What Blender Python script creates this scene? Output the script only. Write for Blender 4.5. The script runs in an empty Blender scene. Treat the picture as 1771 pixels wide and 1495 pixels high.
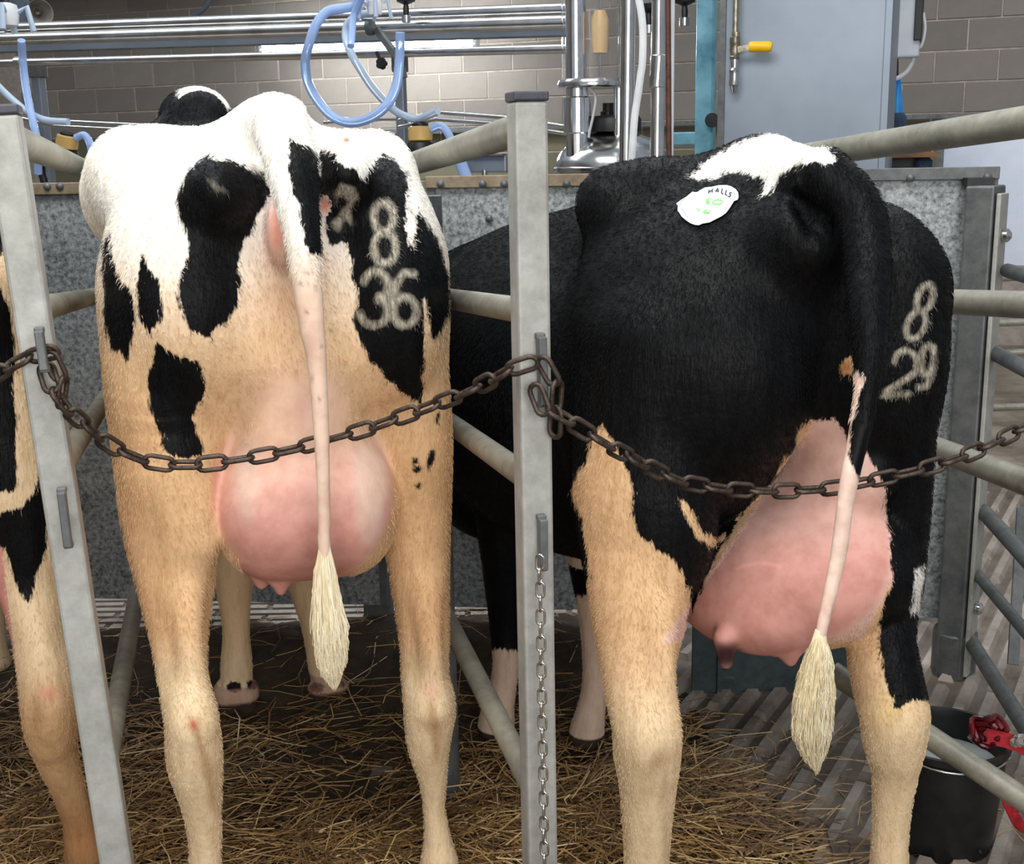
import bpy, bmesh, math, random
import numpy as np
from mathutils import Vector, Matrix
from mathutils.bvhtree import BVHTree

random.seed(7)
SC = bpy.context.scene
COL = SC.collection

# ------------------------------------------------------------------ camera
F, CX, CY = 2070.0, 885.5, 747.5
PITCH, ROLL, CAMH = math.radians(13.0), math.radians(1.1), 1.5
R0, U0 = Vector((1, 0, 0)), Vector((0, math.sin(PITCH), math.cos(PITCH)))
FW = Vector((0, math.cos(PITCH), -math.sin(PITCH)))
CU = U0 * math.cos(ROLL) + R0 * math.sin(ROLL)
CR = R0 * math.cos(ROLL) - U0 * math.sin(ROLL)
EYE = Vector((0, 0, CAMH))
cam_d = bpy.data.cameras.new('camera')
cam_d.sensor_width = 36; cam_d.sensor_fit = 'HORIZONTAL'
cam_d.lens = F / 1771 * 36; cam_d.clip_start = .05; cam_d.clip_end = 100
cam = bpy.data.objects.new('camera', cam_d); COL.objects.link(cam)
mw = Matrix.Identity(4)
for i in range(3):
    mw[i][0], mw[i][1], mw[i][2], mw[i][3] = CR[i], CU[i], -FW[i], EYE[i]
cam.matrix_world = mw
SC.camera = cam

# ------------------------------------------------------------------ light, sky, exposure
SC.view_settings.view_transform = 'Standard'
try: SC.view_settings.look = 'None'
except Exception: pass
SC.view_settings.gamma = 1; SC.view_settings.use_curve_mapping = False
SC.view_settings.exposure = 0.12
world = bpy.data.worlds.new('world'); SC.world = world; world.use_nodes = True
bg = world.node_tree.nodes['Background']
bg.inputs[0].default_value = (.80, .88, 1, 1); bg.inputs[1].default_value = .34

def area(name, loc, target, sx, sy, power, col=(1, 1, 1)):
    l = bpy.data.lights.new(name, 'AREA'); l.shape = 'RECTANGLE'; l.size = sx; l.size_y = sy
    l.energy = power; l.color = col
    o = bpy.data.objects.new(name, l); COL.objects.link(o)
    o.location = loc
    o.rotation_euler = (Vector(target) - Vector(loc)).to_track_quat('-Z', 'Y').to_euler()
    return o
area('skylight_near', (-.5, .9, 4.2), (-.15, 2.3, .9), 3.2, 1.6, 140, (1, .985, .95))
area('doorway_light', (.5, -2.4, 1.9), (0, 2.2, .7), 3.2, 1.8, 105, (1, .97, .92))
area('skylight_far', (-.6, 5.7, 5.2), (-.6, 5.9, 0), 12, 2.2, 300, (.94, .97, 1))

# ------------------------------------------------------------------ pixel -> place helpers
def ray(px, py):
    return FW + CR * ((px - CX) / F) + CU * ((CY - py) / F)
def W(px, py, Y):
    d = ray(px, py); return EYE + d * (Y / d.y)
def Wz(px, py, z):
    d = ray(px, py); return EYE + d * ((z - CAMH) / d.z)
def Wp(px, py, P, N):
    d = ray(px, py); return EYE + d * ((Vector(P) - EYE).dot(N) / d.dot(N))
def mpp(P):                                   # metres per photo pixel at a point
    return (P - EYE).dot(FW) / F
def proj(A):                                  # (n,3) world -> px, py
    A = A - np.array(EYE)
    zc = A @ np.array(FW)
    return CX + F * (A @ np.array(CR)) / zc, CY - F * (A @ np.array(CU)) / zc

# ------------------------------------------------------------------ materials
def new_mat(name):
    m = bpy.data.materials.new(name); m.use_nodes = True
    nt = m.node_tree; return m, nt, nt.nodes['Principled BSDF']
def node(nt, t, **kw):
    n = nt.nodes.new(t)
    for k, v in kw.items(): setattr(n, k, v)
    return n
def lin(r, g, b):
    f = lambda c: (c / 255) / 12.92 if c / 255 <= .04045 else ((c / 255 + .055) / 1.055) ** 2.4
    return (f(r), f(g), f(b), 1)
def ramp(nt, stops, interp='LINEAR'):
    r = node(nt, 'ShaderNodeValToRGB'); cr = r.color_ramp; cr.interpolation = interp
    while len(cr.elements) < len(stops): cr.elements.new(.5)
    for e, (p, c) in zip(cr.elements, stops): e.position = p; e.color = c
    return r
def noise(nt, scale, detail=4, rough=.55, vec=None, stretch=None, coord='Object'):
    n = node(nt, 'ShaderNodeTexNoise'); n.inputs['Scale'].default_value = scale
    n.inputs['Detail'].default_value = detail; n.inputs['Roughness'].default_value = rough
    if vec is None:
        tc = node(nt, 'ShaderNodeTexCoord'); vec = tc.outputs[coord]
    if stretch:
        mp = node(nt, 'ShaderNodeMapping'); mp.inputs['Scale'].default_value = stretch
        nt.links.new(vec, mp.inputs['Vector']); vec = mp.outputs['Vector']
    nt.links.new(vec, n.inputs['Vector'])
    return n
def bump(nt, b, height, strength, dist=.01):
    bp = node(nt, 'ShaderNodeBump'); bp.inputs['Strength'].default_value = strength
    bp.inputs['Distance'].default_value = dist
    nt.links.new(height, bp.inputs['Height']); nt.links.new(bp.outputs[0], b.inputs['Normal'])
    return bp
def simple(name, c1, c2=None, rough=.5, metal=0., scale=18, bmp=.15, dist=.004, spec=.5, rough_var=.15, stretch=None):
    m, nt, b = new_mat(name)
    c2 = c2 or tuple(x * .72 for x in c1[:3]) + (1,)
    n = noise(nt, scale, 6, .6, stretch=stretch)
    r = ramp(nt, [(.34, c2), (.62, c1)])
    nt.links.new(n.outputs[0], r.inputs[0]); nt.links.new(r.outputs[0], b.inputs['Base Color'])
    b.inputs['Metallic'].default_value = metal
    b.inputs['Specular IOR Level'].default_value = spec
    mr = node(nt, 'ShaderNodeMapRange'); mr.inputs[3].default_value = max(.03, rough - rough_var); mr.inputs[4].default_value = min(1, rough + rough_var)
    nt.links.new(n.outputs[0], mr.inputs[0]); nt.links.new(mr.outputs[0], b.inputs['Roughness'])
    if bmp:
        n2 = noise(nt, scale * 6, 3); bump(nt, b, n2.outputs[0], bmp, dist)
    return m
def galvanised(name, c_light, c_dark, spangle=34, contrast=.5, rust=0., metal=.55, rough=.5):
    m, nt, b = new_mat(name)
    v = node(nt, 'ShaderNodeTexVoronoi'); v.inputs['Scale'].default_value = spangle
    tc = node(nt, 'ShaderNodeTexCoord'); nt.links.new(tc.outputs['Object'], v.inputs['Vector'])
    n = noise(nt, 4.5, 8, .7); n3 = noise(nt, spangle * 1.6, 4, .75)
    mx = node(nt, 'ShaderNodeMix', data_type='FLOAT'); mx.inputs[0].default_value = contrast
    nt.links.new(n.outputs[0], mx.inputs[2]); nt.links.new(n3.outputs[0], mx.inputs[3])
    r = ramp(nt, [(.36, c_dark), (.62, c_light)])
    nt.links.new(mx.outputs[0], r.inputs[0]); last = r.outputs[0]
    if rust:
        n2 = noise(nt, 9, 7, .7)
        r2 = ramp(nt, [(.60, (0, 0, 0, 1)), (.74, (rust, rust, rust, 1))])
        nt.links.new(n2.outputs[0], r2.inputs[0])
        mc = node(nt, 'ShaderNodeMix', data_type='RGBA'); mc.inputs[7].default_value = lin(120, 84, 56)
        nt.links.new(r2.outputs[0], mc.inputs[0]); nt.links.new(last, mc.inputs[6]); last = mc.outputs[2]
    nt.links.new(last, b.inputs['Base Color'])
    b.inputs['Metallic'].default_value = metal; b.inputs['Roughness'].default_value = rough
    bump(nt, b, n3.outputs[0], .12, .002)
    return m

MAT = {}
MAT['post'] = galvanised('post_galvanised', lin(190, 190, 184), lin(140, 140, 134), 20, .3, .35, .25, .55)
MAT['rail'] = galvanised('rail_galvanised', lin(164, 161, 146), lin(108, 107, 97), 14, .35, .12, .3, .5)
MAT['sheet'] = galvanised('sheet_spangle', lin(186, 192, 194), lin(84, 88, 90), 46, .8, .2, .35, .5)
MAT['sheet_dull'] = galvanised('sheet_dull', lin(150, 157, 158), lin(92, 98, 100), 40, .6, .2, .35, .5)
MAT['steel_dark'] = galvanised('steel_dark', lin(120, 123, 122), lin(78, 82, 84), 18, .4, .25, .4, .5)
MAT['stainless'] = simple('stainless', lin(220, 220, 218), lin(198, 198, 196), .2, 1, 8, .04, .001, rough_var=.08)
MAT['stainless_brushed'] = simple('stainless_brushed', lin(150, 160, 172), lin(128, 138, 150), .45, .7, 1.3, .03, .001)
MAT['chrome'] = simple('chrome', lin(235, 236, 238), lin(215, 216, 220), .1, 1, 8, 0)
MAT['chain'] = simple('chain_rust', lin(92, 80, 72), lin(52, 42, 36), .5, .7, 60, .35, .002)
MAT['chain_zinc'] = simple('chain_zinc', lin(215, 215, 210), lin(160, 160, 155), .22, 1, 60, .1, .001)
MAT['black_plastic'] = simple('black_plastic', lin(26, 27, 30), lin(14, 15, 17), .45, 0, 20, .08)
MAT['cap_plastic'] = simple('cap_plastic', lin(70, 72, 84), lin(50, 52, 60), .5)
MAT['white_plastic'] = simple('white_plastic', lin(232, 234, 236), lin(205, 210, 215), .35, 0, 6, .03)
MAT['light_box'] = simple('light_box', lin(225, 232, 240), lin(200, 210, 222), .4, 0, 5, .02)
MAT['yellow'] = simple('yellow_plastic', lin(255, 205, 20), lin(236, 178, 10), .4, 0, 12, .03)
MAT['blue_paint'] = simple('blue_paint', lin(128, 186, 204), lin(84, 140, 160), .3, 0, 9, .2, .006)
MAT['blue_plastic'] = simple('blue_plastic', lin(40, 150, 225), lin(25, 120, 200), .35, 0, 8, .03)
MAT['navy_bristle'] = simple('navy_bristle', lin(44, 70, 98), lin(22, 40, 60), .7, 0, 60, .5)
MAT['brass'] = simple('brass_nickel', lin(190, 182, 164), lin(130, 122, 104), .35, .9, 30, .2)
MAT['rust_pipe'] = simple('rust_pipe', lin(104, 66, 52), lin(66, 42, 36), .6, .2, 30, .3)
MAT['wood'] = simple('wood_board', lin(150, 104, 70), lin(104, 66, 42), .7, 0, 12, .3, stretch=(1, 1, 8))
MAT['red_web'] = simple('red_webbing', lin(206, 22, 40), lin(150, 10, 26), .6, 0, 70, .35)
MAT['red_dark'] = simple('red_black_rubber', lin(120, 16, 28), lin(18, 12, 14), .25, 0, 22, .05)
MAT['horn_grey'] = simple('horn_grey', lin(150, 146, 138), lin(112, 108, 100), .5, 0, 8, .05)
MAT['beam'] = simple('beam_grey', lin(88, 98, 110), lin(66, 74, 84), .7, 0, 4, .1)
MAT['sheet_white'] = simple('sheet_white', lin(214, 222, 236), lin(188, 198, 216), .45, .2, 3, .03)
MAT['milk_water'] = simple('milk_water', lin(190, 196, 194), lin(160, 168, 168), .12, 0, 6, .04)
MAT['tan_float'] = simple('tan_float', lin(222, 192, 146), lin(200, 168, 122), .4, 0, 6, 0)
MAT['hoof'] = simple('hoof', lin(60, 50, 44), lin(36, 30, 27), .5)
MAT['eye'] = simple('eye', lin(18, 12, 10), lin(10, 8, 8), .08, 0, 5, 0)
def hose_mat(name, c, trans):
    m, nt, b = new_mat(name)
    b.inputs['Base Color'].default_value = c; b.inputs['Roughness'].default_value = .18
    b.inputs['Transmission Weight'].default_value = trans; b.inputs['IOR'].default_value = 1.25
    b.inputs['Subsurface Weight'].default_value = .0
    return m
MAT['hose_blue'] = hose_mat('hose_blue', lin(184, 212, 255), .4)
MAT['hose_pale'] = hose_mat('hose_pale', lin(205, 222, 240), .35)
MAT['glass'] = hose_mat('clear_glass', (1, 1, 1, 1), 1.0); MAT['glass'].node_tree.nodes['Principled BSDF'].inputs['Roughness'].default_value = .03
MAT['glass'].node_tree.nodes['Principled BSDF'].inputs['IOR'].default_value = 1.12
MAT['amber'] = hose_mat('amber_bowl', lin(252, 214, 140), .5)
def emit(name, c, s):
    m, nt, b = new_mat(name); b.inputs['Base Color'].default_value = (1, 1, 1, 1)
    b.inputs['Emission Color'].default_value = c; b.inputs['Emission Strength'].default_value = s; return m
MAT['tube'] = emit('lamp_tube', (.95, .98, 1, 1), 46)
MAT['ink'] = simple('dark_ink', lin(40, 42, 60), lin(30, 32, 48), .6, 0, 10, 0)
MAT['ink_green'] = simple('green_ink', lin(140, 220, 120), lin(110, 200, 95), .6, 0, 30, 0)
MAT['sticker'] = simple('sticker_paper', lin(248, 249, 248), lin(238, 240, 240), .5, 0, 10, 0)

def block_mat(name, c1, c2):
    m, nt, b = new_mat(name)
    oi = node(nt, 'ShaderNodeObjectInfo'); n = noise(nt, 5, 6, .65); n2 = noise(nt, 90, 3, .6)
    ad = node(nt, 'ShaderNodeMath', operation='MULTIPLY_ADD'); ad.inputs[1].default_value = .45
    nt.links.new(oi.outputs['Random'], ad.inputs[0])
    mu = node(nt, 'ShaderNodeMath', operation='MULTIPLY'); mu.inputs[1].default_value = .6
    nt.links.new(n.outputs[0], mu.inputs[0]); nt.links.new(mu.outputs[0], ad.inputs[2])
    r = ramp(nt, [(.15, c2), (.85, c1)]); nt.links.new(ad.outputs[0], r.inputs[0])
    nt.links.new(r.outputs[0], b.inputs['Base Color']); b.inputs['Roughness'].default_value = .85
    bump(nt, b, n2.outputs[0], .4, .004); return m
MAT['block'] = block_mat('block_grey', lin(138, 131, 123), lin(110, 104, 98))
MAT['block_low'] = block_mat('block_olive', lin(118, 114, 92), lin(92, 89, 70))
MAT['mortar'] = simple('mortar', lin(176, 164, 152), lin(150, 140, 128), .9, 0, 14, .3)

def concrete_mat(name, ca, cb):
    m, nt, b = new_mat(name)
    n = noise(nt, 2.2, 8, .65); n2 = noise(nt, 34, 5, .7)
    r = ramp(nt, [(.36, ca), (.62, cb)]); nt.links.new(n.outputs[0], r.inputs[0])
    nt.links.new(r.outputs[0], b.inputs['Base Color'])
    mr = node(nt, 'ShaderNodeMapRange'); mr.inputs[1].default_value = .35; mr.inputs[2].default_value = .62; mr.inputs[3].default_value = .14; mr.inputs[4].default_value = .6
    nt.links.new(n.outputs[0], mr.inputs[0]); nt.links.new(mr.outputs[0], b.inputs['Roughness'])
    bump(nt, b, n2.outputs[0], .5, .008); return m
MAT['concrete'] = concrete_mat('wet_concrete', lin(78, 68, 58), lin(138, 126, 112))
MAT['concrete_rib'] = concrete_mat('lit_rib_concrete', lin(112, 102, 92), lin(186, 174, 162))  # paler than the floor: contrast of lit ribs put into the colour
def muck_mat():
    m, nt, b = new_mat('trodden_bedding')
    n = noise(nt, 9, 8, .7); n2 = noise(nt, 60, 5, .75)
    r = ramp(nt, [(.35, lin(44, 37, 28)), (.66, lin(92, 74, 50))]); nt.links.new(n.outputs[0], r.inputs[0])
    nt.links.new(r.outputs[0], b.inputs['Base Color']); b.inputs['Roughness'].default_value = .75
    bump(nt, b, n2.outputs[0], 1.0, .02); return m
MAT['muck'] = muck_mat()
def straw_mat(name, stops):
    m, nt, b = new_mat(name)
    g = node(nt, 'ShaderNodeNewGeometry')
    r = ramp(nt, stops); nt.links.new(g.outputs['Random Per Island'], r.inputs[0])
    nt.links.new(r.outputs[0], b.inputs['Base Color']); b.inputs['Roughness'].default_value = .5
    return m
MAT['straw'] = straw_mat('straw', [(0, lin(66, 48, 28)), (.35, lin(120, 90, 54)), (.7, lin(176, 138, 86)), (.93, lin(214, 180, 122)), (1, lin(240, 218, 170))])
MAT['switch'] = straw_mat('tail_hair', [(0, lin(214, 196, 154)), (.5, lin(236, 222, 188)), (1, lin(250, 242, 220))])

# ------------------------------------------------------------------ object helpers
ORG = {}
def thing(name, label, cat, loc, group=None):
    o = bpy.data.objects.new(name, None); COL.objects.link(o); o.location = Vector(loc)
    o.empty_display_size = .05
    o['label'] = label; o['category'] = cat
    if group: o['group'] = group
    ORG[o.name] = Vector(loc); return o
class MB:
    """collects world-space geometry; build() links it as ONE mesh object"""
    def __init__(s): s.v = []; s.f = []
    def add(s, vs, fs):
        k = len(s.v); s.v += [tuple(v) for v in vs]; s.f += [tuple(i + k for i in f) for f in fs]; return s
    def box(s, c, size, ax=None, ay=None, az=None):
        ax = Vector(ax or (1, 0, 0)).normalized(); az = Vector(az or (0, 0, 1)).normalized(); ay = Vector(ay).normalized() if ay else az.cross(ax)
        c = Vector(c); hx, hy, hz = [t / 2 for t in size]
        vs = [c + ax * (hx * i) + ay * (hy * j) + az * (hz * k) for k in (-1, 1) for j in (-1, 1) for i in (-1, 1)]
        return s.add(vs, [(0, 2, 3, 1), (4, 5, 7, 6), (0, 1, 5, 4), (2, 6, 7, 3), (0, 4, 6, 2), (1, 3, 7, 5)])
    def beam(s, a, b, w, t, side=(1, 0, 0)):
        """box beam from a to b; w along side, t across"""
        a, b = Vector(a), Vector(b); az = (b - a).normalized(); ax = Vector(side); ax = (ax - az * ax.dot(az)).normalized()
        return s.box((a + b) / 2, (w, t, (b - a).length), ax, az.cross(ax), az)
    def tube(s, pts, r, n=16, closed=False, flat=1.0, caps=True):
        pts = [Vector(p) for p in pts]; m = len(pts); rs = r if isinstance(r, (list, tuple)) else [r] * m
        vs = []; up = None
        for i, p in enumerate(pts):
            a = pts[i - 1] if (i > 0 or closed) else p; b = pts[(i + 1) % m] if (i < m - 1 or closed) else p
            t = (b - a).normalized()
            if up is None:
                up = Vector((0, 0, 1)) if abs(t.z) < .9 else Vector((0, 1, 0))
            up = (up - t * up.dot(t)).normalized(); sd = t.cross(up)
            for k in range(n):
                q = 2 * math.pi * k / n
                vs.append(p + (sd * math.cos(q) + up * (math.sin(q) * flat)) * rs[i])
        fs = [(i * n + k, i * n + (k + 1) % n, ((i + 1) % m) * n + (k + 1) % n, ((i + 1) % m) * n + k)
              for i in range(m if closed else m - 1) for k in range(n)]
        if caps and not closed: fs += [tuple(range(n))[::-1], tuple((m - 1) * n + k for k in range(n))]
        return s.add(vs, fs)
    def lathe(s, c, prof, n=28, axis=(0, 0, 1)):
        """prof: (radius, height along axis)"""
        az = Vector(axis).normalized(); ax = az.orthogonal().normalized(); ay = az.cross(ax); c = Vector(c)
        vs = [c + az * h + (ax * math.cos(2 * math.pi * k / n) + ay * math.sin(2 * math.pi * k / n)) * max(r, 1e-4) for r, h in prof for k in range(n)]
        m = len(prof)
        fs = [(i * n + k, i * n + (k + 1) % n, (i + 1) * n + (k + 1) % n, (i + 1) * n + k) for i in range(m - 1) for k in range(n)]
        fs += [tuple(range(n))[::-1], tuple((m - 1) * n + k for k in range(n))]
        return s.add(vs, fs)
    def prism(s, poly, depth):
        """closed outline of world points, thickened by the vector depth"""
        n = len(poly); d = Vector(depth); P = [Vector(p) for p in poly]
        return s.add(P + [p + d for p in P], [tuple(range(n))[::-1], tuple(range(n, 2 * n))] + [(i, (i + 1) % n, n + (i + 1) % n, n + i) for i in range(n)])
    def build(s, name, mat, parent=None, smooth=True, bevel=0, label=None):
        org = ORG[parent.name] if parent is not None else None
        if org is None:
            org = Vector((0, 0, 0))
        me = bpy.data.meshes.new(name)
        me.from_pydata([(v[0] - org.x, v[1] - org.y, v[2] - org.z) for v in s.v], [], s.f)
        bm = bmesh.new(); bm.from_mesh(me); bmesh.ops.recalc_face_normals(bm, faces=bm.faces); bm.to_mesh(me); bm.free()
        me.materials.append(MAT[mat] if isinstance(mat, str) else mat)
        if smooth:
            me.shade_smooth(); me.set_sharp_from_angle(angle=math.radians(38))
        o = bpy.data.objects.new(name, me); COL.objects.link(o)
        if parent is not None: o.parent = parent
        ORG[o.name] = org
        if bevel:
            bv = o.modifiers.new('bevel', 'BEVEL'); bv.width = bevel; bv.segments = 2; bv.limit_method = 'ANGLE'
        if label: o['label'] = label
        return o
def solo(mb, name, label, cat, mat, loc, group=None, **kw):
    """a thing that is one mesh, with its origin at loc"""
    loc = Vector(loc); mb.v = [(v[0] - loc.x, v[1] - loc.y, v[2] - loc.z) for v in mb.v]
    o = mb.build(name, mat, None, **kw); o.location = loc; ORG[o.name] = loc
    o['label'] = label; o['category'] = cat
    if group: o['group'] = group
    return o
def smooth_path(pts, n=6):
    P = [Vector(p) for p in pts]; P = [2 * P[0] - P[1]] + P + [2 * P[-1] - P[-2]]; out = []
    for i in range(1, len(P) - 2):
        for k in range(n):
            t = k / n; a, b, c, d = P[i - 1:i + 3]
            out.append(.5 * ((2 * b) + (c - a) * t + (2 * a - 5 * b + 4 * c - d) * t * t + (3 * b - a - 3 * c + d) * t ** 3))
    out.append(P[-2]); return out
# ------------------------------------------------------------------ setting: floor, block wall, trims
def structure(o): o['kind'] = 'structure'; return o
floor = structure(MB().box((0, 5, -.06), (16, 18, .12)).build('floor', 'concrete', smooth=False))
YAW = math.radians(20)
DW = Vector((math.cos(YAW), -math.sin(YAW), 0)); NW = Vector((math.sin(YAW), math.cos(YAW), 0))   # along the wall, away from us
def Q(px, py, Y0): return Wp(px, py, (0, Y0, 0), NW)               # sight line meets a plane parallel to the wall
PW = Vector((0, 10.55, 0)); WALL_H = 4.4
wall = structure(MB().box(PW + NW * .12 + Vector((0, 0, WALL_H / 2)), (22, .2, WALL_H), DW).build('wall_back', 'mortar', smooth=False))
wall_l = structure(MB().box((-7.4, 5.5, WALL_H / 2), (.2, 16, WALL_H)).build('wall_left', 'block', smooth=False))
def block_mesh(w, mat):
    bm = bmesh.new(); bmesh.ops.create_cube(bm, size=1)
    for v in bm.verts: v.co = Vector((v.co.x * w, v.co.y * .05, v.co.z * .214))
    bmesh.ops.bevel(bm, geom=[e for e in bm.edges if all(v.co.y < 0 for v in e.verts)], offset=.004, segments=1, affect='EDGES')
    me = bpy.data.meshes.new('block'); bm.to_mesh(me); bm.free(); me.materials.append(MAT[mat]); return me
BM = {k: block_mesh(.439, k) for k in ('block', 'block_low')}
rnd = random.Random(2); rotw = math.atan2(DW.y, DW.x)
for r in range(13):
    z = 1.19 + r * .225
    for c in range(-11, 12):
        u = (c + (.5 if r % 2 else 0)) * .45 + .06
        if not -4.95 < u < 4.9: continue
        o = bpy.data.objects.new('block', BM['block' if z > 1.72 else 'block_low']); COL.objects.link(o); o.parent = wall
        o.location = PW + DW * u + NW * (.039 + rnd.uniform(-.003, .003)) + Vector((0, 0, z)); o.rotation_euler = (0, 0, rotw)
t = structure(MB().box(PW - NW * .06 + Vector((0, 0, 1.73)) + DW * .8, (9.4, .06, .035), DW).build('trim_1', 'steel_dark', smooth=False))
a, b_ = Q(-60, 2, 10.2), Q(700, -26, 10.2)
t = structure(MB().beam(a + Vector((0, 0, .1)), b_ + Vector((0, 0, .1)), .12, .22, NW).build('trim_2', 'beam', smooth=False))
# concrete of the alley: cast ribs, more of them than anyone would count singly
rib = MB(); rnd = random.Random(5)
rd = Vector((.5, .87, 0)).normalized(); rn = Vector((-rd.y, rd.x, 0))
for i in range(-50, 70):
    off = i * .066
    for k in range(-6, 14):
        c = Vector((.95, 2.3, 0)) + rn * off + rd * (k * .46 + .2 * (i % 2))
        L_ = .44 + rnd.uniform(-.03, .015)
        if not (.45 < c.x < 3.2 and 1.9 < c.y < 5.2): continue
        if c.x < .75 and c.y < 2.3: continue
        w0, w1 = .022, .012; h = .018 + rnd.uniform(-.002, .004)
        A = c - rd * L_ / 2; Bv = c + rd * L_ / 2; up = Vector((0, 0, h))
        rib.add([A - rn * w0, A + rn * w0, Bv + rn * w0, Bv - rn * w0, A - rn * w1 + up + rd * .012, A + rn * w1 + up + rd * .012, Bv + rn * w1 + up - rd * .012, Bv - rn * w1 + up - rd * .012],
                [(4, 7, 6, 5), (0, 4, 5, 1), (1, 5, 6, 2), (2, 6, 7, 3), (3, 7, 4, 0)])
o = rib.build('groove_rib', 'concrete_rib', floor, smooth=False); o['kind'] = 'stuff'
# far alley ribs seen beneath the sheeted gates
rib = MB()
for i in range(46):
    for k in range(10):
        c = Vector((-2.2 + k * .34 + .17 * (i % 2), 3.72 + i * .05, 0))
        rib.box(c + Vector((0, 0, .004)), (.32, .03, .012))
o = rib.build('groove_rib', 'concrete_rib', floor, smooth=False); o['kind'] = 'stuff'
# ------------------------------------------------------------------ implicit bodies for the cows
class Body:
    def __init__(s, base, heading_deg, lo, hi, h):
        a = math.radians(heading_deg)
        s.H = Vector((-math.sin(a), math.cos(a), 0)); s.R = Vector((math.cos(a), math.sin(a), 0))
        s.B = Vector((base.x, base.y, 0)); s.h = h; s.lo = np.array(lo, float)
        s.n = [int((b - a_) / h) + 1 for a_, b in zip(lo, hi)]
        s.ax = [(s.lo[i] + h * np.arange(s.n[i])).astype(np.float32) for i in range(3)]
        s.cap = .16; s.d = np.full(s.n, s.cap, np.float32)
    def C(s, px, py, sv):                                  # point on a sight line, sv metres ahead of the tail
        d = ray(px, py); return EYE + d * (((s.B - EYE).dot(s.H) + sv) / d.dot(s.H))
    def L(s, lat, sv, z): return s.B + s.R * lat + s.H * sv + Vector((0, 0, z))
    def loc(s, P): q = P - s.B; return np.array((q.dot(s.R), q.dot(s.H), q.z))
    def _sub(s, lo, hi):
        sl = []; g = []
        for i in range(3):
            a = max(0, int((lo[i] - s.lo[i]) / s.h)); b = min(s.n[i], int((hi[i] - s.lo[i]) / s.h) + 2)
            if b <= a: return None, None
            sl.append(slice(a, b)); g.append(s.ax[i][a:b])
        if getattr(s, '_bb', None):
            s._bb = [[min(u, v.start) for u, v in zip(s._bb[0], sl)], [max(u, v.stop) for u, v in zip(s._bb[1], sl)]]
        return tuple(sl), (g[0][:, None, None], g[1][None, :, None], g[2][None, None, :])
    def _merge(s, sl, dp, k, op):
        d = s.d[sl]
        if op == 'u':
            if not np.isscalar(k) or k > 0:
                h = np.maximum(k - np.abs(d - dp), 0) / k; r = np.minimum(d, dp) - h * h * k * .25
            else: r = np.minimum(d, dp)
        else:
            dp = -dp; h = np.maximum(k - np.abs(d - dp), 0) / k; r = np.maximum(d, dp) + h * h * k * .25
        s.d[sl] = r
    def ell(s, P, rad, k=.05, op='u', tilt=0.):
        c = s.loc(P); mg = k + .05; R = max(rad) if tilt else None
        rr = np.array([R] * 3) if tilt else np.array(rad)
        sl, g = s._sub(c - rr - mg, c + rr + mg)
        if sl is None: return
        x, y, z = g[0] - c[0], g[1] - c[1], g[2] - c[2]
        if tilt:
            ca, sa = math.cos(tilt), math.sin(tilt); x, z = x * ca + z * sa, -x * sa + z * ca
        x, y, z = x / rad[0], y / rad[1], z / rad[2]
        k0 = np.sqrt(x * x + y * y + z * z); k1 = np.sqrt((x / rad[0]) ** 2 + (y / rad[1]) ** 2 + (z / rad[2]) ** 2)
        s._merge(sl, np.where(k1 > 1e-6, k0 * (k0 - 1) / np.maximum(k1, 1e-6), -min(rad)).astype(np.float32), k, op)
    def cone(s, P1, r1, P2, r2, k=.03, op='u', fy=1.): s._cone(s.loc(P1), r1, s.loc(P2), r2, k, op, fy)
    def _cone(s, a, r1, b, r2, k, op, fy):
        mg = k + .05; m = max(r1, r2) * max(1, fy)
        sl, g = s._sub(np.minimum(a, b) - m - mg, np.maximum(a, b) + m + mg)
        if sl is None: return
        sc = np.array((1, 1 / fy, 1)); ba = (b - a) * sc; L2 = float(ba @ ba) + 1e-9
        x, y, z = g[0] - a[0], (g[1] - a[1]) / fy, g[2] - a[2]
        t = np.clip((x * ba[0] + y * ba[1] + z * ba[2]) / L2, 0, 1)
        dp = np.sqrt((x - t * ba[0]) ** 2 + (y - t * ba[1]) ** 2 + (z - t * ba[2]) ** 2) - (r1 + (r2 - r1) * t)
        s._merge(sl, dp.astype(np.float32), k, op)
    # sight-line versions: radii in photo pixels (third ellipsoid radius in metres along the body)
    def pe(s, px, py, sv, rx, ry, rs, k=.05, op='u', tilt=0.):
        P = s.C(px, py, sv); m = mpp(P); s.ell(P, (rx * m, rs, ry * m), k, op, tilt)
    def pc(s, chain, k=.03, fy=1., op='u'):
        """limb: a spline through sight-line points, swept with a tapering radius, then blended in once"""
        Q = []
        for c in chain:
            P = s.C(*c[:3]); Q.append((*s.loc(P), c[3] * mpp(P)))
        Q = np.array(Q); E = np.concatenate([2 * Q[:1] - Q[1:2], Q, 2 * Q[-1:] - Q[-2:-1]]); out = []
        m = 5 if len(Q) > 2 else 1
        for i in range(1, len(E) - 2):
            a, b, c, d = E[i - 1:i + 3]
            for j in range(m):
                t = j / m; out.append(.5 * ((2 * b) + (c - a) * t + (2 * a - 5 * b + 4 * c - d) * t * t + (3 * b - a - 3 * c + d) * t ** 3))
        out.append(Q[-1]); out = np.array(out); out[:, 3] = np.maximum(out[:, 3], .003)
        s.begin()
        for p, q in zip(out, out[1:]): s._cone(p[:3], p[3], q[:3], q[3], 0, 'u', fy)
        s.end(k, op)
    def begin(s):
        s._keep = s.d; s.d = np.full(s.n, s.cap, np.float32); s._bb = [list(s.n), [0, 0, 0]]
    def end(s, k, op='u'):
        t = s.d; s.d = s._keep; lo, hi = s._bb; s._bb = None
        sl = tuple(slice(a, b) for a, b in zip(lo, hi))
        if all(b > a for a, b in zip(lo, hi)):
            s._merge(sl, t[sl], s.kz(k, sl), op)
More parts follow.
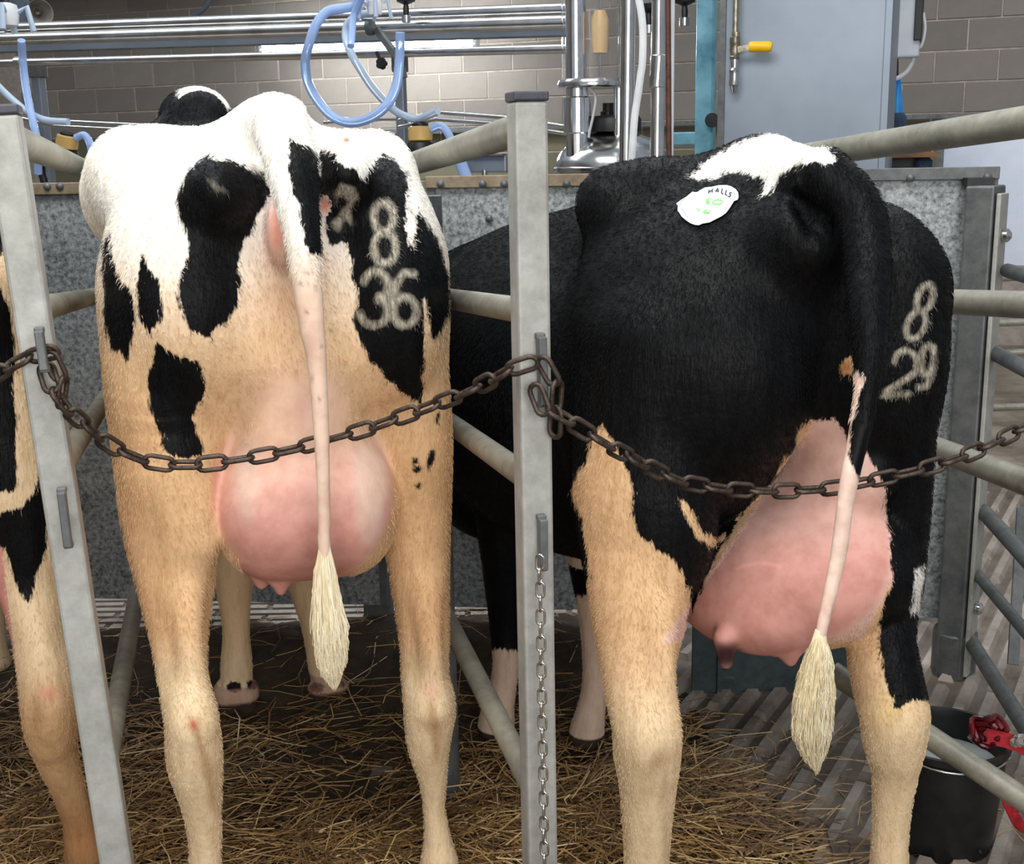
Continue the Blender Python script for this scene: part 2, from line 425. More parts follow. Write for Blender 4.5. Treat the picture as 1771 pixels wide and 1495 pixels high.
    def kz(s, k, sl):
        """blend width, either constant or (low, high, z0, z1) varying with height"""
        if not isinstance(k, tuple): return k
        z = s.ax[2][sl[2]][None, None, :]; return k[0] + (k[1] - k[0]) * np.clip((z - k[2]) / (k[3] - k[2]), 0, 1)
    def mesh(s):
        d = s.d; ins = d < 0
        cnt = np.zeros([n - 1 for n in s.n], np.int8)
        for i in (0, 1):
            for j in (0, 1):
                for k in (0, 1): cnt += ins[i:s.n[0] - 1 + i, j:s.n[1] - 1 + j, k:s.n[2] - 1 + k]
        I = np.argwhere((cnt > 0) & (cnt < 8)); idx = np.full(cnt.shape, -1, np.int32); idx[I[:, 0], I[:, 1], I[:, 2]] = np.arange(len(I))
        acc = np.zeros((len(I), 3)); num = np.zeros(len(I))
        cs = [(i, j, k) for i in (0, 1) for j in (0, 1) for k in (0, 1)]
        val = {c: d[I[:, 0] + c[0], I[:, 1] + c[1], I[:, 2] + c[2]] for c in cs}
        for c in cs:
            for a in range(3):
                if c[a] == 0:
                    e = list(c); e[a] = 1; u, v = val[c], val[tuple(e)]
                    cr = (u < 0) != (v < 0); t = np.where(cr, u / np.where(cr, u - v, 1), 0)
                    for q in range(3): acc[:, q] += np.where(cr, c[q] + (t if q == a else 0), 0)
                    num += cr
        V = (I + acc / num[:, None]) * s.h + s.lo
        Q = []
        for a in range(3):
            b, c = (a + 1) % 3, (a + 2) % 3
            lo = [slice(None)] * 3; hi = [slice(None)] * 3; lo[a] = slice(0, -1); hi[a] = slice(1, None)
            A, B = ins[tuple(lo)], ins[tuple(hi)]; E = np.argwhere(A != B)
            E = E[(E[:, b] > 0) & (E[:, c] > 0) & (E[:, b] < s.n[b] - 1) & (E[:, c] < s.n[c] - 1)]
            fl = A[E[:, 0], E[:, 1], E[:, 2]]
            def cell(db, dc):
                e = E.copy(); e[:, b] += db; e[:, c] += dc; return idx[e[:, 0], e[:, 1], e[:, 2]]
            q = np.stack([cell(-1, -1), cell(0, -1), cell(0, 0), cell(-1, 0)], 1)
            q[~fl] = q[~fl][:, ::-1]; Q.append(q)
        Q = np.concatenate(Q); Q = Q[(Q >= 0).all(1)]
        e = np.concatenate([Q[:, [i, (i + 1) % 4]] for i in range(4)]); nv = len(V)
        deg = np.bincount(e[:, 0], minlength=nv) + np.bincount(e[:, 1], minlength=nv)
        for _ in range(2):
            S = np.stack([np.bincount(e[:, 0], V[e[:, 1], q], nv) + np.bincount(e[:, 1], V[e[:, 0], q], nv) for q in range(3)], 1)
            V = V * .5 + .5 * S / np.maximum(deg, 1)[:, None]
        M = np.array([list(s.R), list(s.H), [0, 0, 1]])
        return V, V @ M + np.array(s.B), Q              # local, world, quads

def poly_sd(px, py, poly):
    """signed distance (photo pixels) to a coat-patch outline, negative inside"""
    d = np.full(px.shape, 1e9); ins = np.zeros(px.shape, bool); n = len(poly)
    for i in range(n):
        ax, ay = poly[i]; bx, by = poly[(i + 1) % n]; ex, ey = bx - ax, by - ay
        t = np.clip(((px - ax) * ex + (py - ay) * ey) / (ex * ex + ey * ey + 1e-9), 0, 1)
        d = np.minimum(d, (px - ax - t * ex) ** 2 + (py - ay - t * ey) ** 2)
        c = (ay > py) != (by > py)
        ins ^= c & (px < ex * (py - ay) / (ey if ey else 1e-9) + ax)
    d = np.sqrt(d); return np.where(ins, -d, d)
def line_d(px, py, pts):
    d = np.full(px.shape, 1e9)
    for (ax, ay), (bx, by) in zip(pts, pts[1:]):
        ex, ey = bx - ax, by - ay; t = np.clip(((px - ax) * ex + (py - ay) * ey) / (ex * ex + ey * ey + 1e-9), 0, 1)
        d = np.minimum(d, (px - ax - t * ex) ** 2 + (py - ay - t * ey) ** 2)
    return np.sqrt(d)
def arc(cx, cy, rx, ry, a0, a1, n=14, slant=0.):
    return [(cx + rx * math.cos(math.radians(a0 + (a1 - a0) * i / n)) - slant * ry * math.sin(math.radians(a0 + (a1 - a0) * i / n)),
             cy + ry * math.sin(math.radians(a0 + (a1 - a0) * i / n))) for i in range(n + 1)]
def shift(poly, ox, oy, sc): return [(ox + u / sc, oy + v / sc) for u, v in poly]
def sstep(x, a, b): t = np.clip((x - a) / (b - a), 0, 1); return t * t * (3 - 2 * t)

def coat_mat(name, white_bump=.35):
    m, nt, b = new_mat(name); lk = nt.links.new
    tc = node(nt, 'ShaderNodeTexCoord')
    def at(n_): a = node(nt, 'ShaderNodeAttribute'); a.attribute_name = n_; return a
    blk, brd, ct, skin = at('blk'), at('brand'), at('coat'), at('skin')
    hair = noise(nt, 1, 3, .6, tc.outputs['Object'], (230, 230, 34))          # strands run down the body
    clump = noise(nt, 1, 4, .6, tc.outputs['Object'], (60, 60, 13))
    fine = noise(nt, 420, 2)
    def math_(op, a, b_):
        n = node(nt, 'ShaderNodeMath', operation=op)
        for i, v in enumerate((a, b_)):
            if isinstance(v, (int, float)): n.inputs[i].default_value = v
            else: lk(v, n.inputs[i])
        return n.outputs[0]
    wob = math_('ADD', math_('MULTIPLY', math_('SUBTRACT', hair.outputs[0], .5), 16), math_('MULTIPLY', math_('SUBTRACT', clump.outputs[0], .5), 22))
    def mask(v, lo, hi):
        mr = node(nt, 'ShaderNodeMapRange'); mr.inputs[1].default_value = lo; mr.inputs[2].default_value = hi; mr.inputs[3].default_value = 1; mr.inputs[4].default_value = 0
        lk(v, mr.inputs[0]); return mr.outputs[0]
    mblk = mask(math_('ADD', blk.outputs['Fac'], wob), -2.2, 2.2)
    hs = node(nt, 'ShaderNodeMapRange'); hs.inputs[1].default_value = .36; hs.inputs[2].default_value = .62; hs.inputs[3].default_value = .3; hs.inputs[4].default_value = 1.0; lk(hair.outputs[0], hs.inputs[0])
    mbrd = math_('MULTIPLY', mask(math_('ADD', brd.outputs['Fac'], math_('MULTIPLY', wob, .4)), 2, 10), hs.outputs[0])
    # coat colour with hair-scale variation
    vr = ramp(nt, [(.3, (.80, .76, .68, 1)), (.55, (1, 1, 1, 1))]); lk(clump.outputs[0], vr.inputs[0])
    mu = node(nt, 'ShaderNodeMix', data_type='RGBA', blend_type='MULTIPLY'); lk(ct.outputs['Color'], mu.inputs[6]); lk(vr.outputs[0], mu.inputs[7])
    inv = math_('MULTIPLY', math_('SUBTRACT', 1, skin.outputs['Fac']), .75); lk(inv, mu.inputs[0])
    m1 = node(nt, 'ShaderNodeMix', data_type='RGBA'); lk(mblk, m1.inputs[0]); lk(mu.outputs[2], m1.inputs[6])
    bc = ramp(nt, [(.3, lin(5, 6, 7)), (.7, lin(16, 17, 20))]); lk(clump.outputs[0], bc.inputs[0]); lk(bc.outputs[0], m1.inputs[7])
    m2 = node(nt, 'ShaderNodeMix', data_type='RGBA'); lk(mbrd, m2.inputs[0]); lk(m1.outputs[2], m2.inputs[6]); m2.inputs[7].default_value = lin(196, 188, 170)
    # bare skin is blotchy
    sk = noise(nt, 26, 5, .6); sr = ramp(nt, [(.32, (.84, .76, .74, 1)), (.6, (1, 1, 1, 1))]); lk(sk.outputs[0], sr.inputs[0])
    m3 = node(nt, 'ShaderNodeMix', data_type='RGBA', blend_type='MULTIPLY'); lk(skin.outputs['Fac'], m3.inputs[0]); lk(m2.outputs[2], m3.inputs[6]); lk(sr.outputs[0], m3.inputs[7])
    lk(m3.outputs[2], b.inputs['Base Color'])
    rr = node(nt, 'ShaderNodeMix', data_type='FLOAT'); lk(mblk, rr.inputs[0]); rr.inputs[2].default_value = .62; rr.inputs[3].default_value = .46; lk(rr.outputs[0], b.inputs['Roughness'])
    b.inputs['Specular IOR Level'].default_value = .14
    # relief: hair, skin folds
    fold = noise(nt, 1, 3, .5, tc.outputs['Object'], (13, 13, 30)); fold.inputs['Distortion'].default_value = 1.2
    hsum = math_('ADD', math_('MULTIPLY', hair.outputs[0], .35), math_('ADD', math_('MULTIPLY', clump.outputs[0], .6), math_('MULTIPLY', fold.outputs[0], .35)))
    bp = node(nt, 'ShaderNodeBump'); bp.inputs['Distance'].default_value = .012; lk(hsum, bp.inputs['Height'])
    st = math_('ADD', math_('MULTIPLY', math_('SUBTRACT', 1, skin.outputs['Fac']), white_bump), .07); lk(st, bp.inputs['Strength'])
    lk(bp.outputs[0], b.inputs['Normal'])
    return m

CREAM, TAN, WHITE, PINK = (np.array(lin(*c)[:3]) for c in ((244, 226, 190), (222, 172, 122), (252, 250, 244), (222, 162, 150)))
o_coat = {}
def coat_hair(o, b, n, seed, smax=.75, length=.0095):
    """short lying hair over the coat, hair by hair in the colour of the hide below it"""
    V, Wd, blk, brand, skin, coat = o_coat[o.name]; rg = np.random.default_rng(seed); me = o.data
    N = np.zeros((len(V), 3), np.float32); me.vertex_normals.foreach_get('vector', N.ravel()) if hasattr(me, 'vertex_normals') else None
    toc = np.array(EYE) - Wd; face = (N * toc).sum(1) / np.linalg.norm(toc, axis=1)
    ok = np.where((V[:, 1] < smax) & (face > -.3) & (V[:, 2] > .08) & (skin < .45))[0]
    i = rg.choice(ok, n); P = Wd[i] + rg.normal(0, .003, (n, 3)); nn = N[i]
    P = P - nn * ((P - Wd[i]) * nn).sum(1)[:, None]
    D = np.array([0, 0, -1.]) + .25 * np.array(b.H) + rg.normal(0, .22, (n, 3)) + .35 * np.sin(Wd[i] * np.array([17., 13., 9.]) + np.array([0, 1, 2.]))[:, [1, 2, 0]] * np.array([1, 1, .3])
    D = D - nn * (D * nn).sum(1)[:, None]; D = D / np.linalg.norm(D, axis=1)[:, None]
    L_ = (length * rg.uniform(.6, 1.35, n) * np.clip(.55 + (V[i, 2] - .35) / .9, .55, 1.))[:, None]; O = np.array(o.location)
    pts = np.stack([P - nn * .001, P + D * L_ * .5 + nn * L_ * .20, P + D * L_ + nn * L_ * .24], 1) - O
    hc = bpy.data.hair_curves.new('coat_hair'); hc.add_curves([3] * n)
    hc.attributes['position'].data.foreach_set('vector', pts.astype(np.float32).ravel())
    ra = hc.attributes.new('radius', 'FLOAT', 'POINT'); ra.data.foreach_set('value', np.tile(np.array([.00042, .00034, .00006], np.float32), n))
    for n_, v in (('blk', blk), ('brand', brand), ('skin', skin)):
        at = hc.attributes.new(n_, 'FLOAT', 'CURVE'); at.data.foreach_set('value', np.asarray(v, np.float32)[i])
    at = hc.attributes.new('coat', 'FLOAT_COLOR', 'CURVE'); at.data.foreach_set('color', np.concatenate([coat[i] * rg.uniform(.82, 1.12, (n, 1)), np.ones((n, 1))], 1).astype(np.float32).ravel())
    hc.materials.append(o.data.materials[0]); h = bpy.data.objects.new('coat_hair', hc); COL.objects.link(h); h.parent = o; h['kind'] = 'stuff'
    return h
def finish_cow(body, name, label, coat_fn, mat):
    V, Wd, Q = body.mesh()
    me = bpy.data.meshes.new(name); nv, nf = len(V), len(Q)
    O = np.array(body.B)
    me.vertices.add(nv); me.vertices.foreach_set('co', (Wd - O).astype(np.float32).ravel())
    me.loops.add(nf * 4); me.loops.foreach_set('vertex_index', Q.astype(np.int32).ravel())
    me.polygons.add(nf); me.polygons.foreach_set('loop_start', np.arange(0, nf * 4, 4, dtype=np.int32)); 
    try: me.polygons.foreach_set('loop_total', np.full(nf, 4, np.int32))
    except Exception: pass
    me.update(calc_edges=True); me.validate(); me.shade_smooth()
    px, py = proj(Wd)
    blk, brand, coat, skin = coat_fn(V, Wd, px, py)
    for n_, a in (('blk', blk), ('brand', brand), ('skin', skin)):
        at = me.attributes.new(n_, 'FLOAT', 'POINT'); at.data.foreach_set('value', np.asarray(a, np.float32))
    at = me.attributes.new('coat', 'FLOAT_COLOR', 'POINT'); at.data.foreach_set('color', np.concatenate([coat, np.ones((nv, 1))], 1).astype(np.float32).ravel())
    me.materials.append(mat)
    o = bpy.data.objects.new(name, me); COL.objects.link(o); o.location = body.B
    o['label'] = label; o['category'] = 'cow'; o['group'] = 'dairy cows tied in the stalls'
    ORG[o.name] = body.B.copy()
    o['_n'] = 0; del o['_n']
    o_coat[o.name] = (V, Wd, blk, brand, skin, coat)
    return o, BVHTree.FromPolygons([Vector(w) for w in Wd], Q.tolist())

def trunk(b, zs, zt, zf=None, zc=None, zw=.35):
    """loin, barrel, chest and shoulders shared by all the cows (local metres)"""
    L = b.L
    b.ell(L(0, .92, 1.02 * zs), (zw, .70, .40 * zs), .08)
    b.ell(L(0, 1.36, zc or 1.0 * zs), (.25, .36, .42 * zs), .08)
    b.cone(L(0, .5, zt - .10), .10, L(0, 1.36, (zf or zt) - .10), .09, .10)
def tail_switch(o, name, body, pts, sway, count, seed):
    """long tail hair: a tapered core and a mass of separate strands, one uncountable object"""
    rnd = random.Random(seed); mb = MB(); C = [(body.C(x, y, s), r * mpp(body.C(x, y, s))) for x, y, s, r in pts]
    path = smooth_path([c[0] for c in C], 5); rad = []
    for i in range(len(C) - 1):
        for k in range(5): rad.append((C[i][1] + (C[i + 1][1] - C[i][1]) * k / 5))
    rad.append(C[-1][1]); mb.tube(path, [r * .8 for r in rad], 12, flat=.7)
    m = len(path)
    for _ in range(count):
        a = rnd.random() * 2 * math.pi; q = rnd.uniform(.6, 1.06); i0 = int(rnd.random() ** 1.2 * m * .62); i1 = min(m - 1, i0 + rnd.randint(6, 12))
        tw = rnd.uniform(-.5, .5); P = []
        for i in range(i0, i1 + 1):
            aa = a + tw * (i - i0) / max(1, i1 - i0); fl = 1 + .24 * (i - i0) / max(1, i1 - i0) * rnd.random()
            P.append(path[i] + (body.R * math.cos(aa) + body.H * math.sin(aa) * .75) * (rad[i] * q * fl * min(1, .5 + .5 * (i - i0) / 4)) + Vector((0, 0, -.012 * (i - i0) / 8 * rnd.random())))
        if len(P) > 2: mb.tube(P, [.0009] * (len(P) - 1) + [.0002], 3, caps=False)
    s = mb.build(name, 'switch', o); s['kind'] = 'stuff'; return s
def head(b, poll, fwd, ear=0., scale=1., down=.35):
    """skull, muzzle, ears; poll = top back of the head, fwd = facing"""
    f = (Vector(fwd) + Vector((0, 0, -down))).normalized(); r = f.cross(Vector((0, 0, 1))).normalized(); u = r.cross(f)
    k = scale; c = poll - u * .05 * k
    b.cone(c - u * .03 * k, .075 * k, c + f * .20 * k - u * .05 * k, .095 * k, .04)
    b.cone(c - u * .05 * k + f * .18 * k, .088 * k, c + f * .46 * k - u * .07 * k, .062 * k, .05)
    b.cone(c + f * .42 * k - u * .07 * k + r * .02, .06 * k, c + f * .48 * k - u * .08 * k - r * .02, .062 * k, .03)
    b.cone(c - u * .13 * k + f * .12 * k, .07 * k, c + f * .36 * k - u * .14 * k, .045 * k, .05)
    for sg in (-1, 1):
        e0, e1, e2 = (c + r * sg * .09 * k - u * ear * .2, c + r * sg * .15 * k - f * .02 * k - u * (.01 + ear * .6), c + r * sg * (.22 - ear * .3) * k - f * .04 * k - u * (.03 + ear))
        b.cone(e0, .022 * k, e1, .042 * k, .02); b.cone(e1, .042 * k, e2, .012 * k, .02)
    return [c + f * .17 * k + r * sg * .088 * k - u * .03 * k for sg in (-1, 1)]
# ------------------------------------------------------------------ cow 1: white and black, brand 8 36
def build_cow_1():
    P0 = W(487, 300, 1.95); b = Body(P0, 14, (-.55, -.22, -.01), (.55, 2.5, 1.85), .0055)
    L, pe, pc = b.L, b.pe, b.pc
    trunk(b, 1.05, 1.60)
    # rump: loin, hook bones, tail head, pins
    pc([(482, 214, .10, 46), (474, 214, .30, 50), (470, 222, .55, 46)], .06)
    pc([(228, 292, .45, 64), (330, 285, .45, 58), (450, 262, .42, 60)], .05)
    pc([(648, 292, .34, 66), (560, 285, .36, 60), (480, 262, .36, 60)], .05)
    pe(276, 336, .74, 126, 116, .40, .08)
    pe(490, 450, .34, 235, 190, .27, .07)
    pe(330, 520, .29, 150, 240, .27, .06); pe(655, 500, .25, 114, 230, .24, .06)
    pe(378, 330, .10, 62, 62, .09, .07); pe(592, 300, .08, 50, 50, .08, .07)
    pe(508, 470, .22, 80, 150, .165, .06)
    # hollows beside the tail head
    pe(432, 290, .0, 14, 30, .04, .05, 'd'); pe(552, 262, .03, 12, 34, .05, .03, 'd')
    # left hind leg
    pc([(300, 500, .22, 120), (300, 640, .20, 116), (295, 790, .19, 94), (293, 900, .18, 79), (304, 1000, .14, 66), (310, 1100, .10, 49), (317, 1180, .06, 42),
        (331, 1245, .02, 45), (337, 1315, .03, 47), (347, 1380, .045, 36), (354, 1440, .055, 29), (355, 1500, .06, 28), (355, 1555, .06, 37), (351, 1600, .06, 32)], .02, 1.15)
    pc([(318, 940, .16, 24), (322, 1010, .08, 26), (327, 1100, .035, 22), (333, 1180, .02, 23), (336, 1250, -.005, 27)], .03)
    pc([(352, 1600, .07, 36), (348, 1660, .10, 50)], .02, 1.3)
    pc([(300, 820, .12, 60), (330, 930, .1, 46)], .05)
    # right hind leg
    pc([(675, 450, .2, 92), (690, 600, .2, 82), (705, 750, .2, 76), (714, 850, .22, 66), (722, 950, .22, 55), (728, 1030, .2, 48), (734, 1110, .17, 43), (735, 1170, .15, 41),
        (743, 1222, .13, 45), (741, 1285, .14, 37), (748, 1345, .155, 25), (751, 1400, .165, 19), (757, 1455, .17, 24), (760, 1500, .17, 33), (762, 1545, .17, 29)], .02, 1.15)
    pc([(735, 960, .21, 20), (738, 1030, .15, 22), (744, 1110, .11, 19), (748, 1180, .1, 19), (748, 1225, .09, 24)], .025)
    pc([(763, 1545, .18, 33), (765, 1585, .21, 44)], .02, 1.3)
    # udder and teats
    b.begin(); pe(516, 640, .22, 112, 190, .195, 0)
    pe(524, 838, .25, 155, 154, .262, .10)
    pe(455, 876, .2, 84, 108, .2, .05); pe(600, 866, .2, 76, 108, .2, .05); b.end((.012, .09, .98, 1.16))
    pc([(450, 965, .17, 19), (450, 995, .15, 15), (452, 1011, .15, 10)], .02); pc([(482, 965, .14, 20), (484, 1000, .12, 15), (486, 1022, .12, 10)], .02)
    # vulva
    pe(474, 400, .045, 13, 52, .03, .02); pe(490, 405, .045, 13, 52, .03, .02); pc([(480, 360, .008, 4), (484, 445, .012, 4)], .012, 1, 'd')
    # tail
    pc([(484, 214, .06, 50), (500, 268, .0, 46), (508, 310, -.03, 42), (522, 400, -.06, 32), (530, 480, -.075, 27), (539, 560, -.085, 22.5), (549, 640, -.09, 17),
        (556, 760, -.095, 14), (560, 870, -.095, 12), (561, 950, -.095, 11), (564, 1060, -.095, 7)], .012)
    # forelegs
    for x0, x1, x2, x3 in ((404, 408, 409, 409), (528, 545, 560, 570)):
        pc([(x0, 880, 1.25, 50), (x0, 985, 1.22, 35), (x1, 1085, 1.2, 23), (x2, 1150, 1.19, 27), (x3, 1190, 1.18, 27), (x3, 1200, 1.19, 30)], .02, 1.1)
        for dx in (-18, 18): pc([(x3 + dx, 1196, 1.185, 21), (x3 + dx, 1222, 1.2, 21)], .012, 1.5)
        for dx in (-17, 17): pe(x3 + dx, 1186, 1.145, 8, 6, .012, .008)
    # neck and head looking away over the back
    b.cone(L(0, 1.42, 1.28), .19, b.C(338, 262, 1.80), .115, .1)
    b.pe(337, 208, 1.90, 60, 54, .13, .05); eyes = head(b, b.C(346, 158, 1.86), b.H, .22, 1.08, .55)
    A = lambda pts: shift(pts, 140, 130, 2.99)
    black = [A([(610, 440), (650, 425), (720, 450), (760, 430), (840, 470), (940, 520), (980, 600), (945, 690), (905, 740), (885, 830), (835, 850), (830, 940), (815, 1000), (830, 1080), (800, 1200), (740, 1310), (700, 1290), (655, 1370), (560, 1310), (510, 1200), (505, 1100), (545, 930), (560, 870), (520, 740), (500, 640), (540, 530), (575, 480)]),
             A([(150, 820), (165, 960), (190, 1040), (240, 1090), (275, 1170), (275, 1300), (240, 1480), (200, 1430), (150, 1420), (120, 1250), (115, 1000), (110, 880)]),
             A([(315, 930), (345, 990), (400, 1050), (410, 1150), (415, 1270), (350, 1340), (305, 1260), (295, 1140), (300, 1030)]),
             shift([(340, -20), (420, 30), (490, 60), (590, 80), (640, 140), (650, 220), (635, 350), (600, 400), (570, 460), (600, 500), (610, 560), (640, 640), (650, 700), (520, 718), (430, 710), (370, 640), (380, 580), (330, 500), (290, 420), (275, 220), (300, 120)], 180, 600, 3.74),
             shift([(380, 225), (450, 245), (480, 290), (560, 330), (600, 375), (640, 310), (700, 245), (770, 290), (812, 345), (818, 420), (810, 520), (808, 640), (850, 745), (860, 640), (872, 515), (930, 610), (970, 680), (1030, 870), (1030, 1050), (955, 1170), (935, 1165), (920, 1040), (903, 975), (898, 1200), (892, 1500), (800, 1440), (700, 1350), (640, 1280), (590, 1200), (560, 1130), (535, 1070), (580, 1010), (565, 930), (545, 860), (540, 780), (520, 690), (440, 700), (420, 620), (385, 480)], 420, 180, 2.875),
             shift([(1005, 215), (1032, 210), (1030, 300), (1005, 270)], 450, 650, 3.32)]
    tailp = shift([(235, 175), (270, 200), (350, 225), (375, 270), (400, 400), (400, 560), (400, 755), (340, 735), (310, 690), (290, 600), (285, 500), (240, 440), (220, 330), (225, 230)], 420, 180, 2.875)
    white = [shift(p, 420, 180, 2.875) for p in ([(455, 445), (490, 395), (560, 420), (572, 470), (532, 520), (540, 600), (505, 560), (480, 640), (440, 600), (475, 560), (520, 490), (500, 440), (470, 470), (460, 500)], [(455, 720), (530, 700), (545, 870), (480, 860)])]
    def coat(V, Wd, px, py):
        s, z, lat = V[:, 1], V[:, 2], V[:, 0]
        tailx = np.interp(py, [0, 214, 268, 310, 400, 480, 560, 640, 760, 950], [484, 484, 500, 508, 522, 530, 539, 549, 556, 561])
        tail = (s < np.interp(py, [0, 250, 310, 400, 480, 2000], [-.2, -.02, -.035, -.045, -.055, -.055])) & (np.abs(px - tailx) < 60) & (py < 1100)
        d = np.full(px.shape, 60.)
        for p in black: d = np.minimum(d, poly_sd(px, py, p))
        d = np.maximum(d, -poly_sd(px, py, white[1])); mott = poly_sd(px, py, white[0])
        tsd = np.minimum(60, poly_sd(px, py, tailp))
        d = np.where(py < 460, np.where((np.abs(px - tailx) < 52) & (s < .06) & (py > 235), np.minimum(tsd, np.where(tail, 60, d)), d), d); d = np.where(tail, tsd, d)
        # the far two thirds of the body: black neck, head and saddle patches set in body metres
        far = s > .70
        fd = np.minimum(np.sqrt(((s - 1.05) / .28) ** 2 + ((z - 1.25) / .3) ** 2) - 1, (1.5 - s) / .25) * 120
        fd = np.where(s > 1.45, -np.minimum(60, poly_sd(px, py, [(306, 168), (322, 120), (356, 120), (380, 150), (420, 184), (388, 188), (362, 172), (346, 174), (338, 194), (328, 168)])), fd); fd = np.where(z < .75, 60, fd)
        fd = np.where((np.abs(lat) > .2) | (s > 1.45), fd, 60); fd = np.where((s > 1.6) & (s < 1.78) & (py < 200), -60, fd)
        d = np.where(far & (px < 800) & ~((px > 140) & (px < 300) & (s < 1.0) & (py < 430)), np.where(s > .95, fd, 60), d)
        # dew claws
        for x, y in ((398, 1187), (428, 1184), (550, 1190), (587, 1184)):
            pass
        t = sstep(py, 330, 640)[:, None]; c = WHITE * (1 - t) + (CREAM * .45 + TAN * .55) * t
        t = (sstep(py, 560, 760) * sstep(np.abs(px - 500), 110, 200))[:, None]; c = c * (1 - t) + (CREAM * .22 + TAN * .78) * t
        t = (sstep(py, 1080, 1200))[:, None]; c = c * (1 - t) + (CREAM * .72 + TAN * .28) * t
        st = np.exp(-((px - np.interp(py, [1150, 1250, 1330, 1420], [318, 336, 358, 376])) / (10 + 5 * np.sin(py / 13))) ** 2) * sstep(py, 1225, 1260) * (1 - sstep(py, 1360, 1430)) * .62
        st += np.exp(-((px - 750 + 5 * np.sin(py / 21)) / (11 + 4 * np.sin(py / 11))) ** 2) * sstep(py, 1195, 1240) * (1 - sstep(py, 1280, 1350)) * .6
        st += .3 * np.exp(-((px - 740) / 16) ** 2 - ((py - 1090) / 90) ** 2); st = np.clip(st, 0, 1)[:, None]
        c = c * (1 - st) + np.array(lin(168, 118, 72)[:3]) * st
        rub = np.exp(-((px - 334) / 6) ** 2 - ((py - 1254) / 8) ** 2)[:, None] * .8; c = c * (1 - rub) + np.array(lin(200, 40, 60)[:3]) * rub
        rub = np.exp(-((px - 745) / 14) ** 2 - ((py - 1195) / 16) ** 2)[:, None] * .45; c = c * (1 - rub) + np.array(lin(214, 150, 140)[:3]) * rub
        # bare skin: udder, teats, lower tail, vulva
        lo_ = np.hypot((px - 524) / 160, (py - 845) / 178) - 1; up_ = np.hypot((px - 518) / 112, (py - 700) / 130) - 1
        u = np.maximum((1 - sstep(lo_, -.10, .05)) * sstep(py, 690, 800), (1 - sstep(up_, -.55, .05)) * .8 * sstep(py, 580, 700)) * (s < .6); u = np.where((np.abs(px - 524) > 158) | ((px > 672) & (py > 960)), 0, u)
        u = np.where((py > 975) & (py < 1045) & (np.abs(px - 465) < 50) & (s < .45), 1, u)
        hairy = np.maximum(1 - sstep(np.hypot((px - 640) / 38, (py - 830) / 150), .5, 1.05), 1 - sstep(np.hypot((px - 425) / 30, (py - 800) / 130), .4, 1.1)) * .8
        deep = sstep(py, 720, 940)[:, None]
        pk = np.array(lin(246, 204, 182)[:3]) * (1 - deep) + PINK * .92 * deep  # paler at the top: fall of light on the udder put into skin colour
        pk = pk * (1 - hairy[:, None] * .7) + np.array(lin(226, 204, 186)[:3]) * hairy[:, None] * .7
        c = c * (1 - u[:, None]) + pk * u[:, None]
        vu = np.exp(-((px - 478) / 17) ** 2 - ((py - 400) / 46) ** 2) * (s < .12) * (~tail); vu = np.clip(vu * 1.2, 0, .85)[:, None]
        c = c * (1 - vu) + np.array(lin(240, 160, 140)[:3]) * vu
        vv = (np.exp(-((px - 562) / 10) ** 2 - ((py - 355) / 16) ** 2) * (~tail) * .9)[:, None]; c = c * (1 - vv) + np.array(lin(240, 140, 120)[:3]) * vv
        d = np.where(vv[:, 0] > .3, 30, d)
        bo = (np.exp(-((px - 500) / 70) ** 2 - ((py - 500) / 100) ** 2) * .55 * (~tail) * (s < .4))[:, None]; c = c * (1 - bo) + np.array(lin(206, 150, 96)[:3]) * bo
        tt = (tail * sstep(py, 430, 560))[:, None]; c = c * (1 - tt) + np.array(lin(236, 206, 184)[:3]) * tt
        for x, y, rx, ry in ((545, 500, 6, 3), (520, 492, 5, 3), (530, 540, 4, 4), (556, 600, 3, 4), (540, 655, 3, 7), (552, 690, 3, 5), (528, 470, 8, 3)):
            q = (np.exp(-((px - x) / rx) ** 2 - ((py - y) / ry) ** 2) * tail * .6)[:, None]; c = c * (1 - q) + np.array(lin(120, 92, 74)[:3]) * q
        skin = np.clip(np.maximum(u * (1 - hairy * .5), np.maximum(vu[:, 0], tt[:, 0])), 0, 1)
        for x, y, r in ((600, 242, 6),):
            q = np.exp(-((px - x) ** 2 + (py - y) ** 2) / r ** 2)[:, None] * (s < .7)[:, None]; c = c * (1 - q) + np.array(lin(226, 120, 90)[:3]) * q
        for x, y, rx, ry in ((405, 1189, 12, 8), (436, 1185, 9, 7), (548, 1190, 11, 8), (584, 1184, 11, 6)):
            q = ((np.hypot((px - x) / rx, (py - y) / ry) < 1.15) & (s > .9))[:, None]; c = np.where(q, np.array(lin(30, 26, 24)[:3]), c)
        for x, y, rx, ry in ((745, 793, 7, 15), (718, 798, 5, 7), (722, 812, 8, 6), (724, 841, 5, 5)):
            q = (1 - sstep(np.hypot((px - x - (y - py) * .25) / rx, (py - y) / ry), .8, 1.25))[:, None]; c = c * (1 - q) + np.array(lin(16, 16, 18)[:3]) * q
        h = z < .055; c[h] = np.array(lin(70, 58, 50)[:3]); d = np.where(h, 60, d)
        bul = ((z < .1) & (z > .05))[:, None] * .6; c = c * (1 - bul) + np.array(lin(180, 134, 124)[:3]) * bul  # heel bulbs: pinkish skin darkened, shade near the floor put into colour
        pinb = np.exp(-(((px - 375) * .8 + (py - 322) * .6) / 26) ** 2 - ((-(px - 375) * .6 + (py - 322) * .8) / 9) ** 2)  # pinkish sheen of the left pin bone, painted through the brand mask
        # freeze brands 8 over 36
        S = [arc(663, 375, 17, 26, 0, 360), arc(665, 428, 19, 28, 0, 360), arc(650, 495, 22, 26, -165, 80) , arc(647, 537, 24, 26, -70, 165), arc(700, 538, 21, 25, 0, 360), [(716, 474), (700, 472), (686, 490), (680, 515), (680, 540)]]
